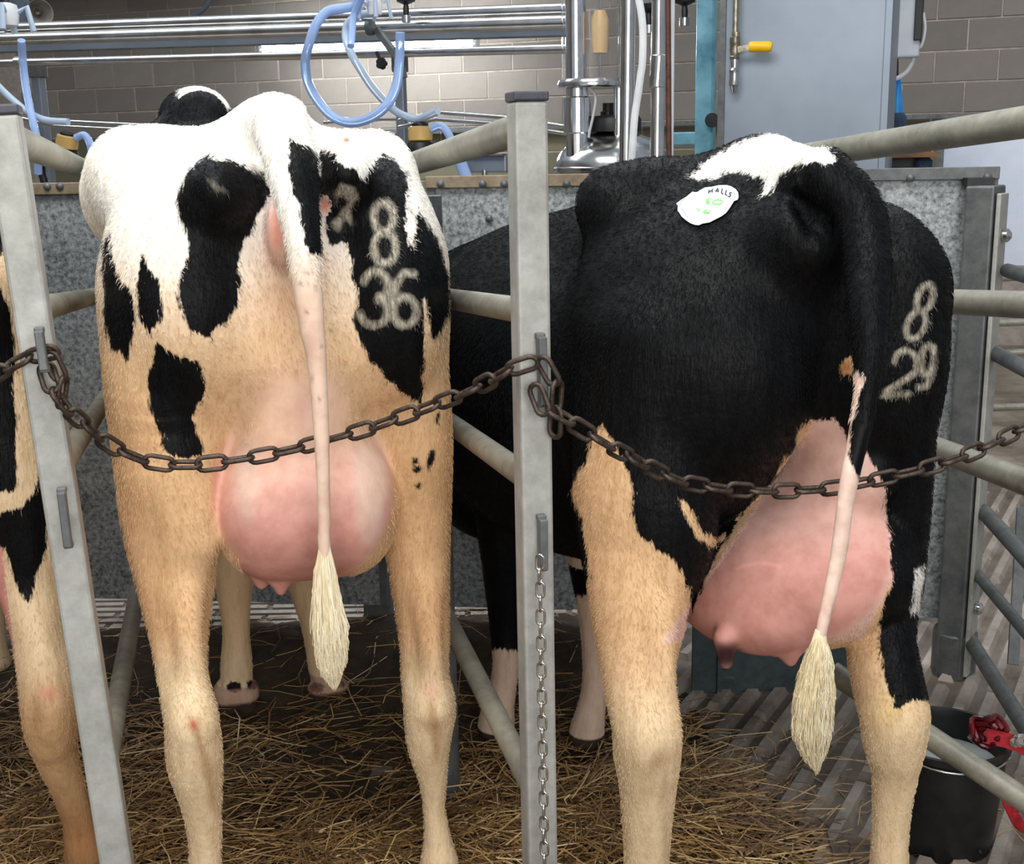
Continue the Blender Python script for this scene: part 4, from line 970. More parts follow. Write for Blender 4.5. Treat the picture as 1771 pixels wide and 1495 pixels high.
# ------------------------------------------------------------------ chains
def link_mesh(name, L_, Wd, r, mat, n=8, m=6):
    pts = []
    for s_ in (1, -1):
        for i in range(m + 1):
            a = -math.pi / 2 + math.pi * i / m; a = a if s_ > 0 else a + math.pi
            pts.append(Vector((s_ * (L_ - Wd) / 2 + math.cos(a) * (Wd / 2 - r), math.sin(a) * (Wd / 2 - r), 0)))
    mb = MB().tube(pts, r, n, closed=True); me = bpy.data.meshes.new(name); me.from_pydata(mb.v, [], mb.f)
    bm = bmesh.new(); bm.from_mesh(me); bmesh.ops.recalc_face_normals(bm, faces=bm.faces); bm.to_mesh(me); bm.free()
    me.materials.append(MAT[mat]); me.shade_smooth(); return me
LK = link_mesh('link', .056, .030, .0040, 'chain'); LZ = link_mesh('link', .030, .0165, .0021, 'chain_zinc')
def chain(name, label, path, pitch, me, seed, base_rot=.8):
    rnd = random.Random(seed); P = smooth_path(path, 24); t = thing(name, label, 'chain', P[0]); acc = 0; prev = P[0]; i = 0; nxt = pitch / 2; side = None
    for p in P[1:]:
        d = (p - prev).length
        while acc + d >= nxt:
            c = prev + (p - prev) * ((nxt - acc) / max(d, 1e-9)); tx = (p - prev).normalized()
            view = (EYE - c).normalized(); ty = view.cross(tx).normalized(); tz = tx.cross(ty)
            a = base_rot + (math.pi / 2 if i % 2 else 0) + rnd.uniform(-.18, .18); y2 = ty * math.cos(a) + tz * math.sin(a); z2 = tx.cross(y2)
            o = bpy.data.objects.new('link', me); COL.objects.link(o); o.parent = t
            M4 = Matrix.Identity(4)
            for q in range(3): M4[q][0], M4[q][1], M4[q][2], M4[q][3] = tx[q], y2[q], z2[q], c[q] - P[0][q]
            o.matrix_local = M4; i += 1; nxt += pitch
        acc += d; prev = p
    return t
YC = 1.755
def cp(pts): return [W(x, y, Y) for x, y, Y in pts]
chain('tether_chain', 'rusty chain hung across behind the white cow from post to post',
      cp([(78, 632, 1.765), (92, 672, 1.75), (115, 705, 1.755), (155, 742, 1.80), (200, 775, 1.835), (262, 799, 1.86), (335, 804, 1.875), (420, 794, 1.89), (500, 779, 1.903), (560, 763, 1.906), (625, 745, 1.90), (700, 719, 1.88), (760, 697, 1.855), (822, 672, 1.82), (880, 641, 1.765), (938, 622, 1.752)]), .0415, LK, 1, .35)
chain('tether_chain', 'rusty chain hung across behind the black cow from post to right edge',
      cp([(928, 668, 1.752), (938, 700, 1.745), (975, 722, 1.75), (1005, 742, 1.76), (1055, 772, 1.78), (1110, 800, 1.82), (1170, 829, 1.85), (1235, 843, 1.875), (1305, 849, 1.895), (1375, 849, 1.91), (1450, 843, 1.918), (1520, 829, 1.92), (1590, 813, 1.92), (1650, 795, 1.935), (1705, 773, 1.96), (1771, 740, 2.0), (1838, 705, 2.03)]), .0415, LK, 2, .35)
chain('tether_chain', 'rusty chain leaving the left upright toward the left edge', cp([(-90, 705, 1.78), (-30, 665, 1.77), (0, 644, 1.76), (40, 622, 1.755), (84, 610, 1.752)]), .0415, LK, 3, .5)
chain('tether_chain', 'loose rusty chain end dangling on the left upright', cp([(84, 612, 1.75), (98, 640, 1.755), (108, 668, 1.76), (106, 690, 1.76)]), .0415, LK, 4, .6)
chain('tether_chain', 'loose rusty chain end dangling on the middle upright', cp([(936, 622, 1.748), (950, 645, 1.75), (962, 672, 1.752), (962, 700, 1.755), (960, 742, 1.76)]), .0415, LK, 5, .6)
chain('thin_chain', 'thin bright zinc chain hanging down the middle upright', cp([(934, 962, 1.735)] + [(934 + 9 * (i / 12), 985 + i * 48, 1.737) for i in range(13)]), .0222, LZ, 6, .2)

# ------------------------------------------------------------------ milking parlour beyond the gates
def pipe(mb, pts, Y0, rpx, n=16):
    P = [Q(x, y, Y0) for x, y in pts]; return mb.tube(P, rpx * mpp(P[len(P) // 2]), n)
def pipe_thing(name, label, pts, Y0, rpx, mat='stainless', cat='pipe', unions=()):
    P = Q(*pts[len(pts) // 2], Y0); t = thing(name, label, cat, P)
    pipe(MB(), pts, Y0, rpx).build('tube', mat, t)
    for f_ in unions:
        a, b2 = Q(*pts[0], Y0), Q(*pts[-1], Y0); c = a + (b2 - a) * f_; d = (b2 - a).normalized(); r = rpx * mpp(c)
        MB().lathe(c - d * .02, [(r * 1.02, 0), (r * 1.3, .004), (r * 1.3, .036), (r * 1.02, .04)], 18, d).build('union', 'stainless', t)
    return t
pipe_thing('milk_pipe', 'upper bright stainless milk pipe running across under the horn', [(-40, 51), (985, 16)], 5.55, 11, unions=(.06, .69))
pipe_thing('milk_pipe', 'brown-shaded stainless pipe close under the upper milk pipe', [(-40, 69), (985, 38)], 5.5, 12, 'stainless')
t = thing('cable_tray', 'pale grey tray running along below the two milk pipes', 'tray', Q(400, 78, 5.7))
MB().beam(Q(-40, 85, 5.7), Q(985, 55, 5.7), .05, .036, NW).build('tray', 'stainless_brushed', t, smooth=False)
MB().beam(Q(-40, 92, 5.66), Q(985, 62, 5.66), .03, .006, NW).build('lip', 'steel_dark', t, smooth=False)
pipe_thing('vacuum_pipe', 'single lower steel pipe in front of the strip light', [(-40, 110), (985, 84)], 5.4, 8, 'stainless', unions=(.085,))
# strip light on the wall
a, b_ = Q(452, 82, 9.8), Q(822, 71, 9.8); mid = (a + b_) / 2
t = thing('strip_light', 'glowing twin tube strip light on the block wall', 'light', mid)
for dz in (-.02, .03): MB().tube([a + Vector((0, 0, dz)), b_ + Vector((0, 0, dz))], .021, 14).build('lamp_tube', 'tube', t, label='glowing fluorescent tube')
MB().beam(a + Vector((0, 0, .1)), b_ + Vector((0, 0, .1)), .1, .05, NW).build('batten', 'white_plastic', t, smooth=False)
for e in (a, b_): MB().box(e + NW * .02, (.03, .08, .12), DW).build('end_cap', 'white_plastic', t, smooth=False)
# stand posts and low rails
def stand(px0, y0, px1, y1, Y0, w, label):
    A, Bq = Q(px0, y0, Y0), Q(px1, y1, Y0); t = thing('stand_post', label, 'post', at_x(Bq, 0))
    MB().beam(at_x(Bq, 0), A, w, w, DW).build('shaft', 'stainless_brushed', t, smooth=False, bevel=.004)
    MB().box(A - Vector((0, 0, .03)), (w * 1.5, w * 1.3, .09), DW).build('clamp', 'steel_dark', t, smooth=False, bevel=.005); return t
stand(63, 108, 82, 262, 5.5, .05, 'stainless stand post at the far left beside the blue drop hose')
stand(691, 95, 697, 280, 5.5, .042, 'stainless stand post under the coiled blue hoses')
t = thing('breast_rail', 'bent stainless rail pair running low along the parlour', 'rail', Q(500, 210, 5.6))
for dy, r in ((0, .012), (9, .012)): pipe(MB(), [(40, 196 + dy), (95, 209 + dy), (150, 212 + dy), (290, 219 + dy)], 5.35, 3.6).build('rail', 'stainless', t)
pipe(MB(), [(560, 212), (660, 206), (700, 206)], 5.7, 3).build('rail', 'stainless', t)
for dy in (0, 12): pipe(MB(), [(690, 208 + dy), (755, 194 + dy), (870, 203 + dy), (1000, 222 + dy)], 5.3, 3.6).build('rail', 'stainless', t)
# hoses
def hose(label, pts, Y0s, rpx, mat, ):
    P = smooth_path([Q(x, y, Y0s + (.05 * math.sin(i) if i else 0)) for i, (x, y) in enumerate(pts)], 6); t = MB().tube(P, rpx * mpp(P[0]), 12)
    return solo(t, 'milk_hose', label, 'hose', mat, P[0])
hose('big blue milk hose hanging in a wide loop in front of the strip light', [(625, -14), (616, 8), (596, 14), (566, 20), (547, 42), (535, 75), (528, 105), (532, 140), (548, 172), (573, 200), (604, 212), (638, 205), (668, 183), (685, 150), (691, 100), (692, 56)], 5.05, 8.5, 'hose_blue')
hose('pale hose curving down across the big blue loop', [(648, 22), (620, 27), (601, 42), (598, 66), (607, 92), (622, 118), (643, 150), (668, 178), (690, 196), (720, 206), (742, 199), (757, 192)], 5.2, 7, 'hose_pale')
hose('short blue hose dropping straight through the small loop', [(632, -14), (618, 12), (611, 30), (609, 55), (607, 80)], 5.0, 6.5, 'hose_blue')
hose('blue drop hose hanging at the far left', [(37, 70), (39, 100), (43, 140), (50, 180), (58, 215), (65, 250), (66, 300)], 5.1, 6.8, 'hose_blue')
hose('pale blue hose slanting in from the left edge', [(-30, 118), (0, 152), (28, 178), (52, 196), (80, 208), (118, 211)], 5.15, 6, 'hose_pale')
# clamps, taps, knobs
def clamp(px, py, Y0, label):
    c = Q(px, py, Y0); t = thing('hose_clamp', label, 'clamp', c); m = mpp(c)
    MB().beam(c + Vector((-.02, 0, .04)), c + Vector((.075, 0, -.09)), .035, .03, NW).build('arm', 'steel_dark', t, smooth=False, bevel=.005)
    MB().lathe(c + Vector((-.045, 0, .045)), [(.03, -.015), (.034, -.01), (.034, .01), (.03, .015)], 14, DW).build('jaw', 'steel_dark', t)
    MB().beam(c + Vector((.06, 0, -.04)), c + Vector((.09, 0, -.17)), .04, .03, NW).build('bracket', 'steel_dark', t, smooth=False, bevel=.005)
    k = MB()
    kc = Q(660, 110, Y0)
    for i in range(5): a = i * 2 * math.pi / 5; k.lathe(kc + DW * math.cos(a) * .014 + Vector((0, 0, math.sin(a) * .014)), [(.011, -.01), (.013, 0), (.011, .01)], 10, NW)
    k.lathe(kc, [(.018, -.012), (.018, .012)], 12, NW).tube([kc, kc + Vector((-.02, 0, .05))], .008, 8).build('star_knob', 'black_plastic', t)
    return t
clamp(659, 66, 5.25, 'dark cast clamp with black star knob beneath the pipes')
def tap(px, py, Y0, label):
    c = Q(px, py, Y0); t = thing('pulsator_tap', label, 'tap', c)
    MB().lathe(c, [(.012, -.05), (.014, -.02), (.01, .0), (.04, .012), (.045, .03), (.03, .045)], 18).build('valve', 'black_plastic', t)
    MB().lathe(c + Vector((0, 0, -.075)), [(.02, 0), (.02, .03)], 14).build('nut', 'stainless', t); return t
tap(702, 8, 5.4, 'black mushroom tap standing on the upper milk pipe')
def claw(px, py, Y0, label, k=1.0):
    c = Q(px, py, Y0); t = thing('milking_claw', label, 'milking cluster', c)
    MB().lathe(c, [(.01, -.05 * k), (.035 * k, -.04 * k), (.042 * k, 0), (.036 * k, .03 * k), (.01, .04 * k)], 18).build('bowl', 'white_plastic', t)
    for i in range(4):
        a = i * math.pi / 2 + .5; d = DW * math.cos(a) + NW * math.sin(a)
        MB().tube([c + d * .03 * k, c + d * .07 * k + Vector((0, 0, .03)), c + d * .085 * k + Vector((0, 0, -.06 * k))], .011 * k, 10).build('liner_tube', 'hose_pale', t)
    MB().lathe(c + Vector((0, 0, .035 * k)), [(.018, 0), (.018, .02), (.01, .03)], 12).build('cap', 'black_plastic', t); return t
claw(12, 24, 5.0, 'white milking claw hanging at the top left corner', 1.3)
claw(648, 12, 5.1, 'white milking claw where the blue hoses start', .8)
Zv = Vector((0, 0, 1))
def meter(px, py, Y0, label, arm, tilt=0.):
    c = Q(px, py, Y0); t = thing('milk_meter', label, 'milk meter', c); ax = (Vector((0, 0, 1)) + DW * tilt).normalized()
    MB().lathe(c, [(.04, -.03), (.052, -.025), (.054, .0), (.05, .03), (.035, .034)], 24, ax).build('amber_bowl', 'amber', t, label='amber translucent bowl')
    MB().lathe(c + ax * .034, [(.036, 0), (.036, .01), (.02, .018)], 20, ax).build('lid', 'black_plastic', t)
    MB().lathe(c - ax * .085, [(.03, -.03), (.06, -.02), (.066, .02), (.055, .05), (.04, .055)], 24, ax).build('body', 'black_plastic', t)
    MB().tube(smooth_path([c - ax * .09 - DW * .05, c - ax * .05 - DW * .12, c - ax * .12 - DW * .14, c - ax * .22 - DW * .1], 5), .02, 12).build('elbow', 'black_plastic', t)
    MB().tube(smooth_path([c + ax * .02 + DW * .05, c + ax * .03 + DW * .10, c - ax * .02 + DW * .14, c - ax * .10 + DW * .16], 5), .018, 12).build('outlet_hose', 'hose_blue', t)
    MB().beam(c - ax * .06, Q(*arm, 5.5), .02, .03, Zv).build('mount_arm', 'steel_dark', t, smooth=False); return t
meter(727, 232, 5.2, 'amber milk meter above the rail, between the white cow and middle upright', (696, 258))
meter(116, 246, 5.2, 'amber milk meter at far left, tilted, above the left rail', (81, 250), .25)
t = solo(MB().tube(smooth_path([Q(775, 262, 5.2), Q(792, 268, 5.2), Q(800, 290, 5.2), Q(812, 320, 5.2)], 6), .026, 12), 'milk_hose', 'short blue hose stub behind the middle rail', 'hose', 'hose_blue', Q(792, 268, 5.2))
t = thing('junction_tray', 'grey steel tray behind the middle rail beside the upright', 'tray', Q(850, 285, 5.4))
MB().box(Q(848, 283, 5.4), (.19, .12, .075), DW).build('pan', 'stainless_brushed', t, smooth=False, bevel=.006)
MB().box(Q(846, 268, 5.35), (.16, .1, .008), DW).build('lid', 'steel_dark', t, smooth=False)
MB().lathe(Q(838, 300, 5.3), [(.012, -.015), (.012, .015)], 12).build('nut', 'stainless', t)
# horn speaker
c = Q(68, 22, 7.4); t = thing('horn_speaker', 'grey horn speaker at top left with a bright reflex in its throat', 'speaker', c); dv = (EYE - c).normalized()
dv = (dv + Vector((.12, 0, -.05))).normalized()
MB().lathe(c, [(.025, -.17), (.05, -.10), (.085, .0), (.09, .008), (.083, .004), (.05, -.08), (.03, -.12), (.001, -.13)], 32, dv).build('flare', 'horn_grey', t)
MB().lathe(c, [(.05, -.3), (.055, -.28), (.055, -.18), (.03, -.16)], 24, dv).build('driver', 'horn_grey', t)
MB().lathe(c, [(.02, -.13), (.026, -.10), (.012, -.06), (.001, -.05)], 18, dv).build('throat_plug', 'chrome', t)
MB().box(c - dv * .2 + Vector((-.12, 0, 0)), (.16, .05, .32), DW).build('bracket', 'beam', t, smooth=False)
solo(MB().tube(smooth_path([Q(368, -20, 9.9), Q(360, 6, 9.9), Q(345, 22, 9.9), Q(325, 34, 9.9)], 5), .02, 10), 'conduit', 'thin grey conduit on the wall above the milk pipes', 'conduit', 'beam', Q(345, 22, 9.9))
# receiver jar, pump column and tank
Y0 = 4.75; c = Q(1022, 140, Y0); m = mpp(c)
t = thing('receiver_jar', 'clear receiver jar with steel pipes inside, clamped above the tank', 'receiver jar', c); Zv = Vector((0, 0, 1))
MB().lathe(c, [(50 * m, 0), (50 * m, .48), (48.6 * m, .48), (48.6 * m, 0)], 40).build('glass', 'glass', t, label='clear glass cylinder')
MB().lathe(c, [(50 * m, -.026), (57 * m, -.022), (58 * m, -.008), (55 * m, .004), (50 * m, .006)], 40).build('clamp_ring', 'stainless', t)
MB().lathe(c + Vector((0, 0, -.004)), [(48 * m, -.01), (48 * m, .004)], 32).build('end_plate', 'stainless', t)
p = Q(996, 140, Y0); MB().lathe(at_x(p, c.z), [(18 * m, .005), (18 * m, .5)], 24).build('inner_pipe', 'chrome', t)
p = Q(1038, 140, Y0 + .03); MB().lathe(at_x(p, c.z), [(13 * m, .10), (15 * m, .14), (15 * m, .22), (10 * m, .25)], 20).build('float', 'tan_float', t, label='tan float inside the jar')
MB().tube([at_x(p, c.z + .02), at_x(p, c.z + .48)], .004, 8).build('float_rod', 'stainless', t)
p = Q(998, 150, Y0); MB().lathe(at_x(p, c.z), [(20 * m, -.27), (20 * m, -.19), (24 * m, -.185), (24 * m, -.06), (20 * m, -.055), (20 * m, -.01)], 28).build('outlet_pipe', 'chrome', t)
p = Q(1070, 150, Y0 + .06); MB().lathe(at_x(p, c.z), [(9 * m, -.26), (9 * m, -.01)], 16).build('outlet_pipe', 'stainless', t)
hk = [Q(1018, 152, Y0 - .05), Q(1030, 168, Y0 - .05), Q(1026, 200, Y0 - .05), Q(1020, 226, Y0 - .05), Q(1018, 238, Y0 - .05)]
MB().tube(smooth_path(hk, 5), .009, 10, flat=.5).build('strap', 'white_plastic', t)
ct = Q(1060, 288, Y0 + .15); m = mpp(ct)
t = thing('vacuum_tank', 'domed stainless tank with black lid behind the black cow', 'tank', at_x(ct, 0))
prof = [(100 * m * math.cos(a), 60 * m * math.sin(a)) for a in [i * math.pi / 2 / 12 for i in range(12)]] + [(42 * m, 61 * m)]
MB().lathe(ct, [(97 * m, -.5), (98 * m, -.004)] + prof, 48).build('dome', 'stainless', t)
MB().lathe(ct, [(99 * m, -.018), (103 * m, -.014), (103 * m, -.002), (99 * m, .004)], 48).build('rim', 'stainless', t)
MB().lathe(ct + Vector((0, 0, 58 * m)), [(48 * m, 0), (49 * m, 20 * m), (45 * m, 26 * m), (30 * m, 27 * m)], 32).build('lid', 'black_plastic', t)
MB().lathe(at_x(Q(1052, 205, Y0 + .15), ct.z + 84 * m), [(14 * m, 0), (14 * m, 8 * m), (10 * m, 9 * m), (10 * m, 22 * m)], 18).build('lid_knob', 'black_plastic', t)
for a in (0, 2.1, 4.2): MB().tube([at_x(ct, 0) + Vector((math.cos(a), math.sin(a), 0)) * .18, at_x(ct, ct.z - .45) + Vector((math.cos(a), math.sin(a), 0)) * .18], .02, 10).build('leg', 'stainless', t)
def riser(px0, y0, px1, y1, Y0, rpx, mat, label, name='riser_pipe', sleeve=None, zb=0.):
    A, Bq = Q(px0, y0, Y0), Q(px1, y1, Y0); d = (Bq - A).normalized(); Bq = A + d * ((A.z - zb) / -d.z); r = rpx * mpp(A); t = thing(name, label, 'pipe', Bq)
    MB().tube([A, Bq], r, 20).build('tube', mat, t)
    if sleeve:
        s0, s1 = Q(px0, sleeve[0], Y0), Q(px1, sleeve[1], Y0); MB().tube([s0, s0 + d * .004, s1 - d * .004, s1], [r * 1.05, r * 1.2, r * 1.2, r * 1.05], 20).build('sleeve', mat, t)
    return t
riser(1087, -30, 1083, 288, 4.45, 13, 'stainless', 'thick bright vertical pipe in front of the tank dome')
riser(1140, -30, 1136, 268, 4.6, 12.5, 'stainless', 'stepped steel vertical pipe beside the brown pipe', sleeve=(95, 152))
riser(1155, -30, 1157, 284, 4.5, 5, 'rust_pipe', 'thin rusty brown vertical pipe')
riser(1164, -30, 1162, 200, 4.55, 3.5, 'white_plastic', 'thin white vertical pipe next to the brown pipe')
t = solo(MB().tube(smooth_path([Q(1100, -20, 4.4), Q(1108, 15, 4.4), Q(1112, 55, 4.4), Q(1111, 108, 4.4), Q(1108, 130, 4.4), Q(1104, 160, 4.4), Q(1098, 200, 4.4), Q(1095, 240, 4.4), Q(1092, 285, 4.4)], 5), .0125, 10, flat=.35), 'wash_hose', 'flat white hose draped beside the thick bright pipe', 'hose', 'white_plastic', Q(1100, 60, 4.4))
tap(1122, 22, 5.0, 'dark tap between the two vertical pipes'); tap(1184, 10, 5.2, 'small hanging tap left of the blue column')
# blue column
A, Bq = Q(1224, -40, 5.6), Q(1220, 268, 5.6); t = thing('blue_column', 'light blue painted steel column left of the steel cabinet', 'column', at_x(Bq, 0))
MB().beam(at_x(Bq, 0), A, .078, .078, DW).build('shaft', 'blue_paint', t, smooth=False, bevel=.01)
MB().box(Q(1185, 240, 5.6), (.12, .05, .055), DW).build('arm', 'blue_paint', t, smooth=False, bevel=.006)
MB().lathe(Q(1232, 208, 5.53), [(.03, -.004), (.03, .012), (.001, .013)], 20, -NW).build('port', 'black_plastic', t)
# tall steel cabinet
Y0 = 5.05; a, b_ = Q(1243, 100, Y0), Q(1541, 100, Y0); w = (b_ - a).length; c = (a + b_) / 2 + NW * .25; c.z = 0
t = thing('steel_cabinet', 'tall plain brushed steel cabinet behind the black cow', 'cabinet', c)
MB().box(c + Zv * 1.5, (w, .5, 2.9), DW).build('body', 'stainless_brushed', t, smooth=False, bevel=.004)
for s_ in (-1, 1): MB().box(c - NW * .254 + DW * (s_ * (w / 2 - .014)) + Zv * 1.5, (.026, .012, 2.9), DW).build('edge_strip', 'steel_dark' if s_ < 0 else 'stainless_brushed', t, smooth=False, bevel=.002)
MB().box(c + Zv * .03, (w - .06, .44, .06), DW).build('plinth', 'steel_dark', t, smooth=False)
# ball valve
c = Q(1271, 88, Y0 - .05); m = mpp(c); t = thing('ball_valve', 'brass ball valve with yellow lever on the steel cabinet', 'valve', c)
MB().tube([c + Zv * .02, c + Zv * .32], 5 * m, 12).build('pipe', 'brass', t)
MB().lathe(c, [(8 * m, -14 * m), (9 * m, -10 * m), (7 * m, -8 * m), (9 * m, 0), (8 * m, 8 * m), (9 * m, 10 * m), (9 * m, 22 * m), (6 * m, 24 * m)], 16).build('body', 'brass', t)
MB().lathe(Q(1270, 128, Y0 - .05), [(3 * m, -32 * m), (5 * m, -28 * m), (6 * m, -22 * m), (9 * m, -18 * m), (8 * m, -10 * m), (8 * m, 0), (9 * m, 6 * m), (6 * m, 10 * m), (7 * m, 24 * m)], 16).build('hose_tail', 'stainless', t)
lv = MB().beam(Q(1276, 86, Y0 - .07), Q(1296, 82, Y0 - .07), .006, .022, NW); lv.build('lever', 'brass', t, smooth=False)
MB().tube([Q(1296, 81, Y0 - .07), Q(1299, 81, Y0 - .07), Q(1330, 80.5, Y0 - .07), Q(1335, 81, Y0 - .07)], [8 * m, 9 * m, 9 * m, 6 * m], 14, flat=1).build('grip', 'yellow', t, label='yellow plastic lever grip')
for y in (40, ): MB().lathe(Q(1273, 60, Y0 - .05), [(7 * m, -4 * m), (7 * m, 4 * m)], 12).build('nut', 'brass', t)
# control box, brush, sheet, shelf, bottle
c = Q(1568, 20, 5.7); t = thing('control_box', 'white control box with dark side at the top right of the cabinet', 'box', c)
MB().box(Q(1565, 25, 5.7), (.125, .10, .34), DW).build('case', 'light_box', t, smooth=False, bevel=.008)
MB().box(Q(1590, 22, 5.68), (.03, .12, .22), DW).build('side_plate', 'black_plastic', t, smooth=False, bevel=.003)
MB().tube(smooth_path([Q(1580, 84, 5.7), Q(1579, 104, 5.7), Q(1568, 124, 5.7), Q(1550, 136, 5.7), Q(1538, 136, 5.7)], 5), .009, 8).build('cable', 'white_plastic', t)
MB().tube(smooth_path([Q(1597, 22, 5.7), Q(1600, 50, 5.7), Q(1594, 78, 5.7), Q(1586, 84, 5.7)], 5), .006, 8).build('cable', 'white_plastic', t)
c = Q(1552, 170, 5.75); m = mpp(c); t = thing('scrubbing_brush', 'bright blue brush with navy bristles hanging beside the cabinet', 'brush', c)
MB().lathe(Q(1551, 198, 5.75), [(11 * m, 0), (10 * m, 12 * m), (4 * m, 58 * m), (2 * m, 62 * m)], 18).build('handle', 'blue_plastic', t)
MB().lathe(Q(1551, 220, 5.75), [(9 * m, -6 * m), (15 * m, 0), (16 * m, 16 * m), (11 * m, 24 * m)], 18).build('bristles', 'navy_bristle', t)
MB().tube([Q(1549, 138, 5.75), Q(1549, 92, 5.75)], 5 * m, 10).build('hanger', 'black_plastic', t)
a, b_ = Q(1628, 240, 6.1), Q(1840, 235, 6.1); c = (a + b_) / 2; c.z = 1.27
t = thing('white_panel', 'bluish white sheet panel standing behind the right gate', 'panel', at_x(c, 0))
MB().box(c, ((b_ - a).length, .03, .56), DW).build('sheet', 'sheet_white', t, smooth=False)
MB().box(at_x(a, .78), (.03, .04, 1.56), DW).build('edge_strip', 'steel_dark', t, smooth=False)
t = thing('wall_shelf', 'brown wooden shelf under the rail right of the cabinet', 'shelf', Q(1570, 272, 5.8))
MB().box(Q(1570, 268, 5.75), (.24, .26, .02), DW).build('board', 'wood', t, smooth=False)
MB().box(Q(1562, 288, 5.82), (.2, .12, .075), DW).build('bracket', 'black_plastic', t, smooth=False)
c = Q(1597, 287, 5.7); t = thing('spray_bottle', 'small navy bottle with wire handle at the end of the shelf', 'bottle', c)
MB().lathe(c, [(.03, -.05), (.036, -.045), (.036, .02), (.02, .035), (.016, .05)], 18).build('body', 'navy_bristle', t)
MB().tube(smooth_path([c + Vector((-.02, 0, .03)), c + Vector((-.01, 0, .068)), c + Vector((.03, 0, .068)), c + Vector((.03, 0, .03))], 4), .004, 8).build('handle', 'chrome', t)

# ------------------------------------------------------------------ bucket with red halter
G = Wz(1656, 1500, 0); c = Vector((G.x, G.y + .11, 0)); m = mpp(c + Zv * .15)
t = thing('bucket', 'black rubber bucket of cloudy water on the wet floor at right', 'bucket', c)
MB().lathe(c, [(.104, .0), (.109, .01), (.126, .235), (.134, .24), (.134, .255), (.125, .255), (.120, .235), (.102, .02), (.001, .02)], 40).build('shell', 'black_plastic', t)
MB().lathe(c, [(.114, .185), (.1155, .19), (.001, .1905)], 36).build('water', 'milk_water', t, label='cloudy pale water')
MB().tube([c + Vector((math.cos(a) * .132, math.sin(a) * .132, (.25) + .02 * math.sin(a))) for a in [math.radians(q) for q in range(-170, -10, 12)]], .003, 8).build('handle', 'stainless', t)
h0 = c + Vector((.065, -.03, .28))
t = thing('halter_rope', 'red webbing halter with a dark coiled lead lying over the black bucket', 'halter', h0)
coil = []
for i in range(90):
    a = i / 90 * 2 * math.pi * 3; r = .016 + .028 * (i / 90); coil.append(h0 + Vector((math.cos(a) * r, -.03 + .012 * math.sin(i * .9), .012 + math.sin(a) * r * .85)))
MB().tube(coil, .0065, 8).build('lead_coil', 'red_dark', t)
def ribbon(pts, w, name, mat='red_web'):
    mb = MB(); P = smooth_path(pts, 6)
    for p, q in zip(P, P[1:]): mb.beam(p, q + (q - p) * .15, w, .003, (0, .4, 1))
    return mb.build(name, mat, t, smooth=False)
ribbon([h0 + Vector((-.01, -.03, .0)), h0 + Vector((.04, -.05, -.005)), h0 + Vector((.085, -.05, -.03)), h0 + Vector((.13, -.04, -.09))], .032, 'noseband')
ribbon([h0 + Vector((.01, -.10, -.08)), h0 + Vector((.025, -.13, -.13)), h0 + Vector((.05, -.13, -.16)), h0 + Vector((.085, -.11, -.15)), h0 + Vector((.12, -.06, -.11))], .022, 'headstall')
ribbon([h0 + Vector((.0, -.09, -.05)), h0 + Vector((.005, -.13, -.10)), h0 + Vector((.03, -.135, -.15)), h0 + Vector((.07, -.12, -.165))], .014, 'strap')
MB().lathe(h0 + Vector((.055, -.06, .0)), [(.016, -.004), (.022, 0), (.016, .004), (.013, 0)], 18, (0, 1, .3)).build('ring', 'chrome', t)
MB().tube([h0 + Vector((.06, -.06, .005)), h0 + Vector((.14, -.05, .025))], .008, 8).build('cord', 'black_plastic', t)

# ------------------------------------------------------------------ bedding: trodden heap and straw
def bed_h(x, y):
    a = .10 * math.exp(-((x + .55) / .75) ** 2 - ((y - 3.42) / .26) ** 2) + .09 * math.exp(-((x + 1.5) / .4) ** 2 - ((y - 3.1) / .4) ** 2)
    a += .06 * math.exp(-((x - .25) / .5) ** 2 - ((y - 3.35) / .3) ** 2)
    a += .055 * math.exp(-((x + .35) / .42) ** 2 - ((y - 2.22) / .22) ** 2) + .06 * math.exp(-((x - .28) / .32) ** 2 - ((y - 2.45) / .22) ** 2) + .05 * math.exp(-((x + 1.0) / .3) ** 2 - ((y - 2.3) / .4) ** 2)
    n = .010 * math.sin(9 * x + 3 * y) * math.sin(7 * y - 4 * x) + .006 * math.sin(23 * x) * math.sin(19 * y)
    e = min(1, max(0, (.78 - x - .25 * (y - 2)) / .2)) * min(1, max(0, (3.72 - y) / .16)) * min(1, max(0, (x + 2.2) / .2))
    bare = math.exp(-((x + .47) / .20) ** 2 - ((y - 2.62) / .16) ** 2)
    return ((a + n) * (1 - .9 * bare) + .012) * e - .004, e, bare
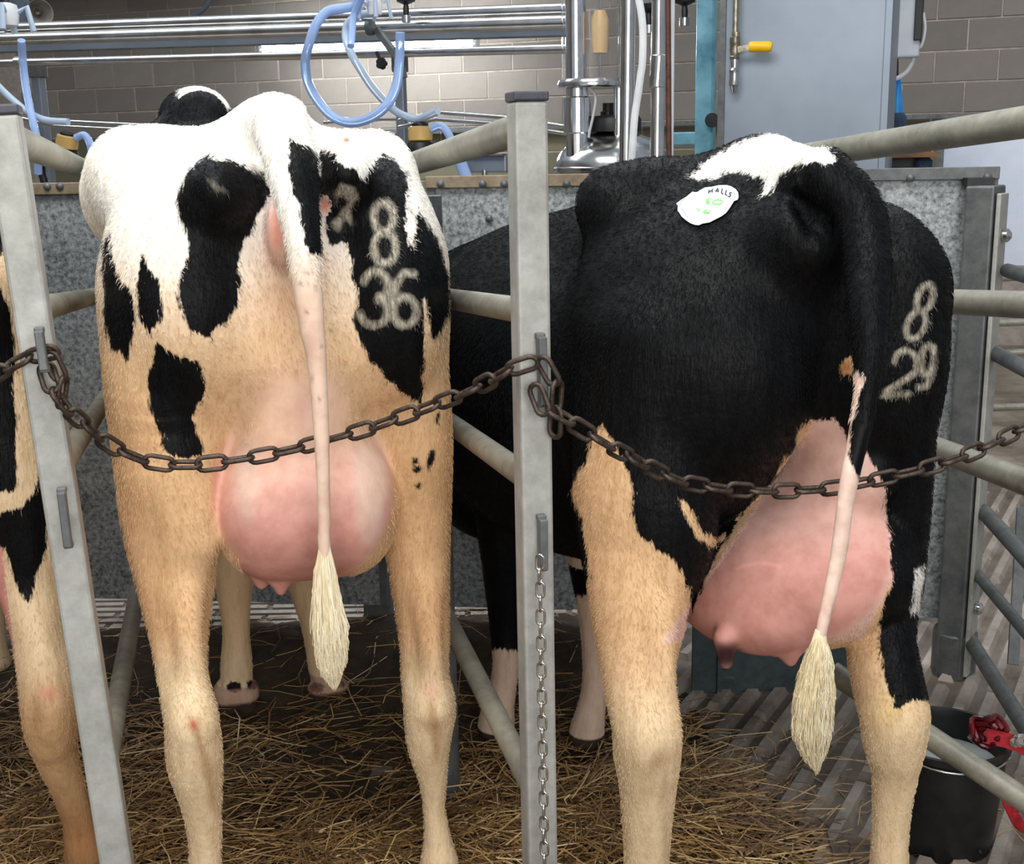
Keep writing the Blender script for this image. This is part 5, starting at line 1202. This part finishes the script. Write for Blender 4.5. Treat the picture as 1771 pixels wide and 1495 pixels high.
xs = np.arange(-2.2, 1.0, .02); ys = np.arange(1.2, 3.74, .02); vs = []; rnd = random.Random(11)
for y in ys:
    for x in xs: h = bed_h(x, y)[0]; vs.append((x, y, h + rnd.uniform(-.004, .006) * (h > 0)))
nx = len(xs); fs = [(j * nx + i, j * nx + i + 1, (j + 1) * nx + i + 1, (j + 1) * nx + i) for j in range(len(ys) - 1) for i in range(nx - 1)]
o = MB().add(vs, fs).build('trodden_bedding', 'muck'); o['kind'] = 'stuff'; o['label'] = 'dark trodden bedding heaped over the stall floor'; o['category'] = 'bedding'
mb = MB(); n_ = 0
def density(x, y):
    h, e, bare = bed_h(x, y)
    if e < .35: return .05 if x < 1.15 and y < 2.9 else 0
    d = .30 + .9 * math.exp(-((x + .32) / .38) ** 2 - ((y - 2.15) / .26) ** 2) + .9 * math.exp(-((x - .28) / .34) ** 2 - ((y - 2.4) / .22) ** 2) + .8 * math.exp(-((x + 1.05) / .3) ** 2 - ((y - 2.25) / .4) ** 2)
    d *= 1 if y < 2.75 else max(.10, 1 - (y - 2.75) * 2.2)
    return d * (1 - .93 * bare)
while n_ < 15000:
    x, y = rnd.uniform(-1.9, 1.2), rnd.uniform(1.5, 3.6)
    if rnd.random() > density(x, y): continue
    n_ += 1; L_ = rnd.uniform(.04, .17) * (1 if rnd.random() < .8 else 1.5); a = rnd.gauss(.15, 1.0); r = rnd.uniform(.0009, .0022)
    z = max(0, bed_h(x, y)[0]) + .003 + abs(rnd.gauss(0, .012)); tl = rnd.gauss(0, .16); bend = rnd.gauss(0, .35)
    p = [Vector((x, y, z))]
    for k in range(2):
        aa = a + bend * k; q = p[-1] + Vector((math.cos(aa), math.sin(aa), tl * (1 - 1.4 * k))) * (L_ / 2); q.z = max(q.z, max(0, bed_h(q.x, q.y)[0]) + .002); p.append(q)
    mb.tube(p, r, 3, flat=.6, caps=False)
o = mb.build('straw', 'straw', smooth=False); o['kind'] = 'stuff'; o['label'] = 'loose golden straw scattered over the stall floor'; o['category'] = 'straw'
